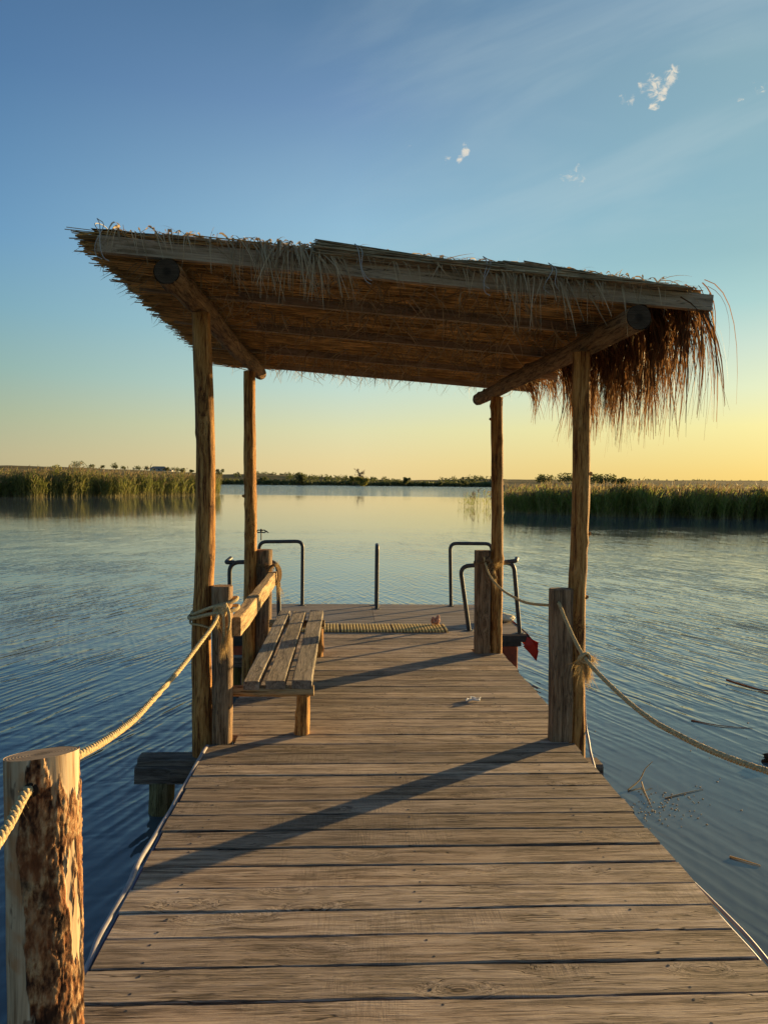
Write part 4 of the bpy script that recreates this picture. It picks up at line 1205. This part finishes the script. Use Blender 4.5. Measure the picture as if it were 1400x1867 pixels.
# twine lashing at the far end of the bench
mb = MB()
for q in range(3):
    loop(mb, -0.79, 7.17, 0.80 + 0.012 * q, 0.095, 0.090, 0.005, -0.03 + 0.01 * q, q)
for q in range(7):
    a = np.linspace(0, 2 * np.pi, 24)
    mb.tube(np.stack([-0.690 + 0.050 * np.cos(a) + 0.004 * q, 7.00 + 0.013 * q + 0.01 * np.sin(a), 0.735 + 0.095 * np.sin(a)], axis=1), 0.006, 6)
fray(mb, (-0.645, 7.02, 0.66), 40, 0.17, 0.03, 0.003, (0.3, -0.2, -1), 1)
fray(mb, (-0.66, 7.02, 0.80), 26, 0.09, 0.03, 0.003, (0.1, 0, 1), 1)
tag(mb.build('rope_knot', [M['twine'], M['fray']], None, (-0.69, 7.03, 0.74)), 'brown twine lashing round the far end of the bench rail', 'knot')
# knot at the right rear bollard
mb = MB()
for q in range(2):
    loop(mb, 1.285, 7.09, 0.865 + 0.014 * q, 0.090, 0.072, 0.005, 0.02, q)
for q in range(6):
    a = np.linspace(0, 2 * np.pi, 24)
    mb.tube(np.stack([1.305 + 0.012 * q + 0.028 * np.cos(a), 6.99 - 0.012 * np.sin(a * 1), 0.865 - 0.022 * q + 0.030 * np.sin(a + q)], axis=1), 0.0085, 6)
fray(mb, (1.36, 6.985, 0.80), 90, 0.20, 0.020, 0.003, (0.08, 0, -1), 1)
fray(mb, (1.37, 6.98, 0.84), 50, 0.09, 0.03, 0.003, (1, 0, 0.4), 1)
tag(mb.build('rope_knot', [M['twine'], M['fray']], None, (1.33, 6.99, 0.84)), 'bristly rope knot on the right rear bollard', 'knot')
# tassel on the right rope
mb = MB()
tc_ = np.array([1.262, 3.935, 0.688])
for q in range(4):
    a = np.linspace(0, 2 * np.pi, 20)
    mb.tube(np.stack([tc_[0] + 0.024 * np.cos(a), tc_[1] - 0.02 + 0.012 * q + 0.01 * np.sin(2 * a), tc_[2] + 0.024 * np.sin(a) - 0.004 * q], axis=1), 0.0085, 6)
fray(mb, tc_ + np.array([0.012, 0.0, -0.02]), 320, 0.14, 0.016, 0.0026, (0.06, 0, -1), 1)
fray(mb, tc_ + np.array([0.02, 0.0, 0.005]), 90, 0.075, 0.016, 0.0026, (0.8, 0, -0.6), 1)
fray(mb, tc_ + np.array([-0.01, 0.0, -0.02]), 40, 0.10, 0.02, 0.0026, (-0.5, 0, -0.8), 1)
tag(mb.build('rope_tassel', [M['rope'], M['fray']], None, tuple(tc_)), 'frayed straw coloured tassel knotted on the right rope', 'tassel')

# ================================================================== BENCH
bench = empty('bench', (-0.45, 5.9, 0.0), 'long weathered plank bench with round legs and beam backrest along the left side', 'bench')
for q, (xa, xb) in enumerate(((-0.640, -0.540), (-0.502, -0.380), (-0.348, -0.222))):
    L = 2.45 - (0.03 if q == 1 else 0.0)
    board('seat_plank', (L, xb - xa, 0.055), M['bench'], bench, ((xa + xb) / 2 - 0.006 * (q == 1), 4.72 + L / 2 + 0.012 * q, 0.338), rot=(0.02 * (q - 1), -0.012, math.pi / 2 + 0.003 * (q - 1)), bevel=0.006, warp=0.004, segs=16, seed=300 + q)
for q, Yb in enumerate((4.775, 6.95)):
    log_mesh([(-0.71, Yb, 0.276 + 0.02 * q), (-0.45, Yb, 0.274 + 0.02 * q), (-0.205, Yb, 0.278 + 0.02 * q)], 0.036, 0.034, 16, 30, 0.08, 3, seed=310 + q).build('cross_bar', M['beam'], bench, (-0.45, Yb, 0.27))
for q, (xl, yl) in enumerate(((-0.277, 4.78), (-0.262, 6.93))):
    pts = [(xl - 0.003, yl, 0.0), (xl, yl, 0.05), (xl + 0.004, yl, 0.14), (xl + 0.006, yl, 0.255)]
    mb = log_mesh(pts, 0.050, 0.041, 18, 26, 0.12, 4, seed=320 + q)
    mb.build('leg', M['post'], bench, (xl, yl, 0))
board('backrest', (2.42, 0.072, 0.118), M['beam'], bench, (-0.690, 5.885, 0.703), rot=(0, 0, math.pi / 2 + 0.004), bevel=0.006, warp=0.010, segs=14, seed=330)

# ================================================================== PONTOON
pont = empty('pontoon', (0.31, 9.2, WZ), 'red floating pontoon with plywood deck and dark pipe rails at the jetty end', 'pontoon')
PZ = -0.05
for q, (xa, xb) in enumerate(((-1.36, 0.325), (0.33, 1.985))):
    board('deck_panel', (xb - xa, 2.02, 0.022), M['ply'], pont, ((xa + xb) / 2, 9.235, PZ - 0.011), rot=(0, 0, 0), bevel=0.002, warp=0.003, segs=8, seed=400 + q)
fr = MB()
fr.box((-1.38, 8.205, -0.135), (2.0, 8.25, -0.073)).box((-1.38, 10.20, -0.135), (2.0, 10.245, -0.073)).box((-1.38, 8.25, -0.135), (-1.335, 10.20, -0.0735)).box((1.955, 8.25, -0.135), (2.0, 10.20, -0.0735))
fr.build('rim', M['rim'], pont, (0.31, 9.2, -0.1), smooth=False)
for y_ in (8.235, 10.1):
    MB().box((-1.34, y_, -0.19), (1.93, y_ + 0.065, -0.136)).build('cross_beam', M['rim'], pont, (0.31, y_, -0.15), smooth=False)
for (xa, xb) in ((-1.29, -0.30), (0.92, 1.905)):
    a = []
    for (cx_, cz_, s0) in ((xb - 0.06, -0.72, -math.pi / 2), (xb - 0.03, -0.22, 0.0), (xa + 0.03, -0.22, math.pi / 2), (xa + 0.06, -0.72, math.pi)):
        rr = 0.12 if cz_ < -0.5 else 0.03
        for k in range(5):
            ang = s0 + k / 4 * math.pi / 2
            a.append((cx_ + rr * 0.5 * math.cos(ang) if cz_ < -.5 else cx_ + rr * math.cos(ang), cz_ + rr * math.sin(ang)))
    n_ = len(a)
    rows_ = [(8.27, 0.97), (8.285, 1.0), (9.2, 1.0), (10.08, 1.0), (10.10, 0.97)]
    cx_, cz_ = (xa + xb) / 2, -0.5
    v = [(cx_ + (x - cx_) * s, y, cz_ + (z - cz_) * s) for y, s in rows_ for x, z in a]
    f = [[i_ * n_ + k, i_ * n_ + (k + 1) % n_, (i_ + 1) * n_ + (k + 1) % n_, (i_ + 1) * n_ + k] for i_ in range(4) for k in range(n_)]
    mb = MB().add(v, f).add(v[:n_], [list(range(n_))]).add(v[-n_:], [list(range(n_))[::-1]])
    mb.box((cx_ + 0.12, 8.258, -0.80), (cx_ + 0.15, 8.2695, -0.2))
    fo = mb.build('float', M['red'], pont, (cx_, 9.2, -0.4), smooth=False)
# red sheet skirt along the right side, its front corner bent outwards
sk = []
for (y, x0_, x1_, zt, zb) in ((8.08, 2.045, 2.085, -0.105, -0.315), (8.16, 2.015, 2.05, -0.075, -0.27), (8.24, 2.004, 2.012, -0.052, -0.20), (8.6, 2.003, 2.006, -0.045, -0.17), (9.4, 2.003, 2.006, -0.043, -0.17), (10.24, 2.003, 2.006, -0.043, -0.17)):
    sk += [(x0_, y, zt), (x1_, y, (zt + zb) / 2), (x1_ - 0.02, y, zb)]
f = [[i_ * 3 + k, i_ * 3 + k + 1, i_ * 3 + k + 4, i_ * 3 + k + 3] for i_ in range(5) for k in range(2)]
s2 = [(x - 0.006, y + 0.003, z) for x, y, z in sk]
mb = MB().add(sk, f).add(s2, [q[::-1] for q in f])
mb.add([sk[0], sk[1], sk[2], s2[2], s2[1], s2[0]], [[0, 1, 4, 5], [1, 2, 3, 4]])
mb.build('skirt', M['redtrim'], pont, (2.0, 9.2, -0.1), smooth=False)
# the flap: a bent triangular plate at the front right corner
fl = [(1.985, 8.195, -0.075), (2.085, 8.10, -0.115), (2.07, 8.10, -0.315), (1.945, 8.195, -0.185)]
MB().add(fl + [(x, y - 0.006, z) for x, y, z in fl], [[0, 1, 2, 3], [7, 6, 5, 4], [0, 4, 5, 1], [1, 5, 6, 2], [2, 6, 7, 3], [3, 7, 4, 0]]).build('corner_flap', M['redtrim'], pont, (2.0, 8.15, -0.2), smooth=False)


def pipe(pts, r=0.024, fillet=0.09, name='rail', parent=pont, mat='steel'):
    p = [np.array(q, float) for q in pts]
    out = [p[0]]
    for a_, b_, c_ in zip(p[:-2], p[1:-1], p[2:]):
        u1 = (a_ - b_) / np.linalg.norm(a_ - b_); u2 = (c_ - b_) / np.linalg.norm(c_ - b_)
        s_, e_ = b_ + u1 * fillet, b_ + u2 * fillet
        for k in np.linspace(0, 1, 8):
            out.append((1 - k) ** 2 * s_ + 2 * k * (1 - k) * b_ + k ** 2 * e_)
    out.append(p[-1])
    mb = MB().tube(out, r, 12)
    for q in (p[0], p[-1]):
        if abs(q[2] - PZ) < 0.03:
            mb.tube([(q[0], q[1], PZ - 0.001), (q[0], q[1], PZ + 0.006)], r * 2.1, 12)
    return mb.build(name, M[mat], parent, tuple(p[0]))


nrr = pipe([(1.375, 8.42, PZ), (1.255, 8.36, 0.680), (1.835, 8.27, 0.745), (1.918, 8.27, PZ)], fillet=0.10)
pipe([(1.74, 8.284, 0.742), (1.86, 8.268, 0.756), (1.89, 8.36, 0.775)], fillet=0.03)
pipe([(1.40, 10.10, PZ), (1.375, 10.10, 0.800), (1.94, 10.10, 0.80), (1.94, 10.10, PZ)])
pipe([(-0.60, 10.12, PZ), (-0.60, 10.12, 0.81), (-1.17, 10.10, 0.80), (-1.20, 10.10, PZ)])
pipe([(-1.275, 8.30, PZ), (-1.285, 8.30, 0.715), (-0.765, 8.34, 0.725), (-0.745, 8.36, PZ)], fillet=0.11)
pipe([(-1.23, 8.305, 0.715), (-1.325, 8.30, 0.715), (-1.29, 8.42, 0.748)], fillet=0.03)
pipe([(0.388, 9.86, PZ), (0.388, 9.86, 0.775), (0.392, 10.16, 0.775), (0.392, 10.16, PZ)], fillet=0.07)
# small wrought hook on the far left rail
mb = MB().tube([(-1.148, 10.1, 0.82), (-1.148, 10.1, 0.965)], 0.008, 8)
for s in (-1, 1):
    a = np.linspace(0, 2 * math.pi, 20)
    mb.tube(np.stack([-1.148 + s * (0.030 + 0.028 * np.cos(a)), np.full(20, 10.1), 0.940 + 0.016 * np.sin(a)], axis=1), 0.0075, 6)
    mb.tube(smooth_path([(-1.148 + s * 0.05, 10.1, 0.948), (-1.148 + s * 0.075, 10.1, 0.935), (-1.148 + s * 0.098, 10.1, 0.922)], 6), [0.009, 0.009, 0.009, 0.008, 0.006, 0.004], 6)
mb.tube([(-1.148, 10.1, 0.93), (-1.148, 10.1, 0.972)], 0.013, 8)
mb.build('hook', M['rim'], pont, (-1.148, 10.1, 0.82))

# ================================================================== SMALL THINGS
# ribbed mat bridging jetty and pontoon
prof = np.array([(8.03, 0.004), (8.06, 0.016), (8.15, 0.022), (8.25, 0.024), (8.34, 0.026), (8.40, 0.020), (8.48, -0.012), (8.56, -0.038)])
prof2 = smooth_path(np.column_stack([np.zeros(len(prof)), prof]), 18)[:, 1:]
mb = MB()
x = -0.62
q = 0
while x < 1.085:
    wr, T = 0.021, 0.008
    for k in range(len(prof2) - 1):
        (y0_, z0_), (y1_, z1_) = prof2[k], prof2[k + 1]
        dy_, dz_ = y1_ - y0_, z1_ - z0_
        l_ = math.hypot(dy_, dz_); ny_, nz_ = -dz_ / l_ * T, dy_ / l_ * T
        sk_ = 0.02 * (k / 17.0)
        v = [(x - sk_, y0_, z0_), (x + wr - sk_, y0_, z0_), (x + wr - sk_, y1_, z1_), (x - sk_, y1_, z1_), (x - sk_, y0_ + ny_, z0_ + nz_), (x + wr - sk_, y0_ + ny_, z0_ + nz_), (x + wr - sk_, y1_ + ny_, z1_ + nz_), (x - sk_, y1_ + ny_, z1_ + nz_)]
        mb.add(v, [(4, 5, 6, 7), (0, 1, 5, 4), (1, 2, 6, 5), (3, 0, 4, 7)], 0 if k < 11 else 1)
    q += 1
    x += 0.0345 if q % 16 else 0.046
v = [(xx, y - 0.001, z - 0.002) for xx in (-0.62, 1.08) for y, z in prof2]
kk = len(prof2)
mb.add(v, [[k, k + kk, k + kk + 1, k + 1] for k in range(kk - 1)], 2)
tag(mb.build('ribbed_mat', [M['mat'], M['mattop'], M['matbase']], None, (0.25, 8.2, 0.05), smooth=False), 'yellow ribbed plastic mat laid over the joint of jetty and pontoon', 'mat')


def blob(mb, c, r, seed, amp=0.3, nu=20, nv=12):
    v = []
    for i_ in range(nv + 1):
        ph = math.pi * i_ / nv
        for j_ in range(nu):
            a_ = 2 * math.pi * j_ / nu
            d = Vector((math.sin(ph) * math.cos(a_), math.sin(ph) * math.sin(a_), math.cos(ph)))
            k = 1 + amp * mnoise.noise(d * 2.2 + Vector((seed, 0, 0))) + amp * .5 * mnoise.noise(d * 6 + Vector((0, seed, 0)))
            v.append((c[0] + r[0] * d.x * k, c[1] + r[1] * d.y * k, c[2] + r[2] * max(d.z * k, -0.9)))
    f = [[i_ * nu + j_, i_ * nu + (j_ + 1) % nu, (i_ + 1) * nu + (j_ + 1) % nu, (i_ + 1) * nu + j_] for i_ in range(nv) for j_ in range(nu)]
    mb.add(v, f)


mb = MB()
blob(mb, (0.958, 8.34, 0.073), (0.026, 0.022, 0.040), 3, 0.5)
blob(mb, (1.006, 8.34, 0.077), (0.026, 0.022, 0.046), 9, 0.6)
mb.tube(smooth_path([(0.95, 8.335, 0.065), (0.98, 8.33, 0.059), (1.01, 8.335, 0.070)], 8), 0.014, 7)
mb.tube(smooth_path([(1.01, 8.34, 0.085), (1.02, 8.34, 0.115), (1.018, 8.34, 0.140)], 8), np.linspace(0.018, 0.006, 8), 7)
tag(mb.build('cloth_scrap', M['pink'], None, (0.98, 8.14, 0.1)), 'small crumpled pinkish cloth bow lying on the ribbed mat', 'cloth')
mb = MB()
for q in range(2):
    a = np.linspace(0.3 + q, 5.6 + q, 26)
    p = np.stack([0.935 + (0.048 - 0.01 * q) * np.cos(a) + 0.006 * np.sin(5 * a) + 0.015 * q, 5.495 + 0.030 * np.sin(a), 0.008 + 0.008 * q + 0.006 * np.sin(3 * a + q)], axis=1)
    mb.tube(p, 0.006, 6, ell=(1, 0.5))
tag(mb.build('plastic_scrap', M['plastic'], None, (0.935, 5.495, 0.0)), 'crumpled white plastic scrap lying on the planks', 'litter')
mb = MB()
blob(mb, (1.80, 8.95, PZ + 0.050), (0.20, 0.085, 0.055), 4, 0.35, 28, 14)
tag(mb.build('sack', M['sack'], None, (1.80, 8.95, PZ)), 'pale crumpled sack on the right side of the pontoon', 'sack')

# cables along the deck edges
def cable(name, pts, r, label, mat):
    p = smooth_path(pts, 90)
    p[:, 0] += 0.004 * np.array([nz(y * 5, 1.0) for y in p[:, 1]])
    p[:, 2] += 0.008 * np.array([nz(y * 4, 6.0) for y in p[:, 1]])
    tag(MB().tube(p, r, 9).build(name, M[mat], None, tuple(p[0])), label, 'cable')


cable('cable', [(-0.858, 0.6, -0.03), (-0.848, 1.6, -0.020), (-0.846, 2.41, -0.018), (-0.858, 2.65, -0.012), (-0.853, 2.99, -0.006), (-0.860, 3.21, 0.0), (-0.854, 3.57, -0.012), (-0.849, 4.03, -0.015), (-0.836, 4.50, 0.0), (-0.835, 4.59, -0.03), (-0.86, 4.66, -0.12)], 0.0115,
      'grey cable running along the left deck edge', 'cable')
cable('cable', [(-0.852, 0.6, -0.05), (-0.846, 1.6, -0.045), (-0.845, 2.41, -0.043), (-0.848, 3.2, -0.045), (-0.847, 4.0, -0.047), (-0.84, 4.55, -0.05)], 0.011,
      'dark blue cable under the grey one on the left deck edge', 'bluecable')
cable('cable', [(1.440, 0.8, -0.04), (1.452, 2.0, -0.03), (1.456, 2.47, -0.028), (1.453, 2.65, -0.022), (1.440, 2.83, -0.022), (1.430, 3.10, -0.034), (1.428, 3.5, -0.055), (1.430, 4.1, -0.055), (1.458, 4.34, -0.03), (1.515, 4.60, 0.0), (1.530, 4.72, 0.08), (1.528, 4.76, 0.3)], 0.0075,
      'pale cable clipped along the right deck edge', 'cable')
cable('cable', [(1.436, 0.8, -0.06), (1.440, 2.0, -0.052), (1.442, 2.5, -0.05), (1.434, 2.9, -0.052), (1.425, 3.3, -0.06), (1.425, 4.4, -0.06)], 0.010,
      'dark blue cable under the pale one on the right deck edge', 'bluecable')

# floating reed litter
def floating(name, pts, r, label, mat='strand', cat='reed stem'):
    p = smooth_path(pts, 10)
    tag(MB().tube(p, np.linspace(r, r * 0.4, 10), 6).build(name, M[mat], None, tuple(p[0])), label, cat)


floating('floating_reed', [(1.90, 4.93, WZ + 0.006), (2.02, 5.04, WZ + 0.03), (2.09, 5.12, WZ + 0.075), (2.17, 5.19, WZ + 0.10)], 0.006, 'pale broken reed stem sticking up from the water by the deck', 'fray')
floating('floating_reed', [(2.03, 5.03, WZ + 0.02), (2.00, 4.9, WZ + 0.008), (1.96, 4.70, WZ + 0.006)], 0.005, 'short reed stem lying across the broken one by the deck', 'fray')
floating('floating_reed', [(2.10, 4.80, WZ + 0.004), (2.25, 4.87, WZ + 0.005), (2.42, 4.94, WZ + 0.004)], 0.004, 'long thin straw floating right of the broken reed')
floating('floating_reed', [(4.0, 7.72, WZ + 0.02), (4.12, 7.42, WZ + 0.012), (4.35, 7.25, WZ + 0.01)], 0.011, 'dark reed stalk floating at the right picture edge', 'fringe')
floating('floating_reed', [(4.05, 7.62, WZ + 0.02), (4.22, 7.30, WZ + 0.012), (4.5, 7.15, WZ + 0.01)], 0.006, 'thin second stalk beside the dark one at the right edge', 'fringe')
floating('floating_reed', [(3.02, 6.42, WZ + 0.005), (3.2, 6.27, WZ + 0.006), (3.45, 6.2, WZ + 0.004)], 0.005, 'thin straw floating beyond the sagging right rope', 'fringe')
floating('floating_reed', [(2.13, 4.02, WZ + 0.005), (2.19, 3.97, WZ + 0.006), (2.25, 3.92, WZ + 0.004)], 0.005, 'short pale straw floating nearest on the right', 'fray')
mb = MB()
blob(mb, (3.24, 5.46, WZ + 0.01), (0.11, 0.08, 0.04), 6, 0.7)
tag(mb.build('driftwood', M['end'], None, (3.2, 5.46, WZ)), 'dark lump of driftwood under the right rope at picture edge', 'driftwood')
mb = MB()
for q in range(130):
    a_, b_ = rng.normal(size=2)
    c = (2.02 + 0.17 * a_ + 0.1 * b_, 4.68 + 0.14 * b_, WZ + 0.003)
    if q > 105: c = (rng.uniform(2.0, 3.6), rng.uniform(3.9, 7.6), WZ + 0.003)
    if c[0] < 1.55: continue
    blob(mb, c, (rng.uniform(0.003, 0.009), rng.uniform(0.002, 0.006), 0.002), q, 0.5, 6, 4)
tag(mb.build('floating_seeds', M['strand'], None, (2.0, 4.7, WZ)), 'scatter of small floating seeds beside the deck', 'seeds', kind='stuff')
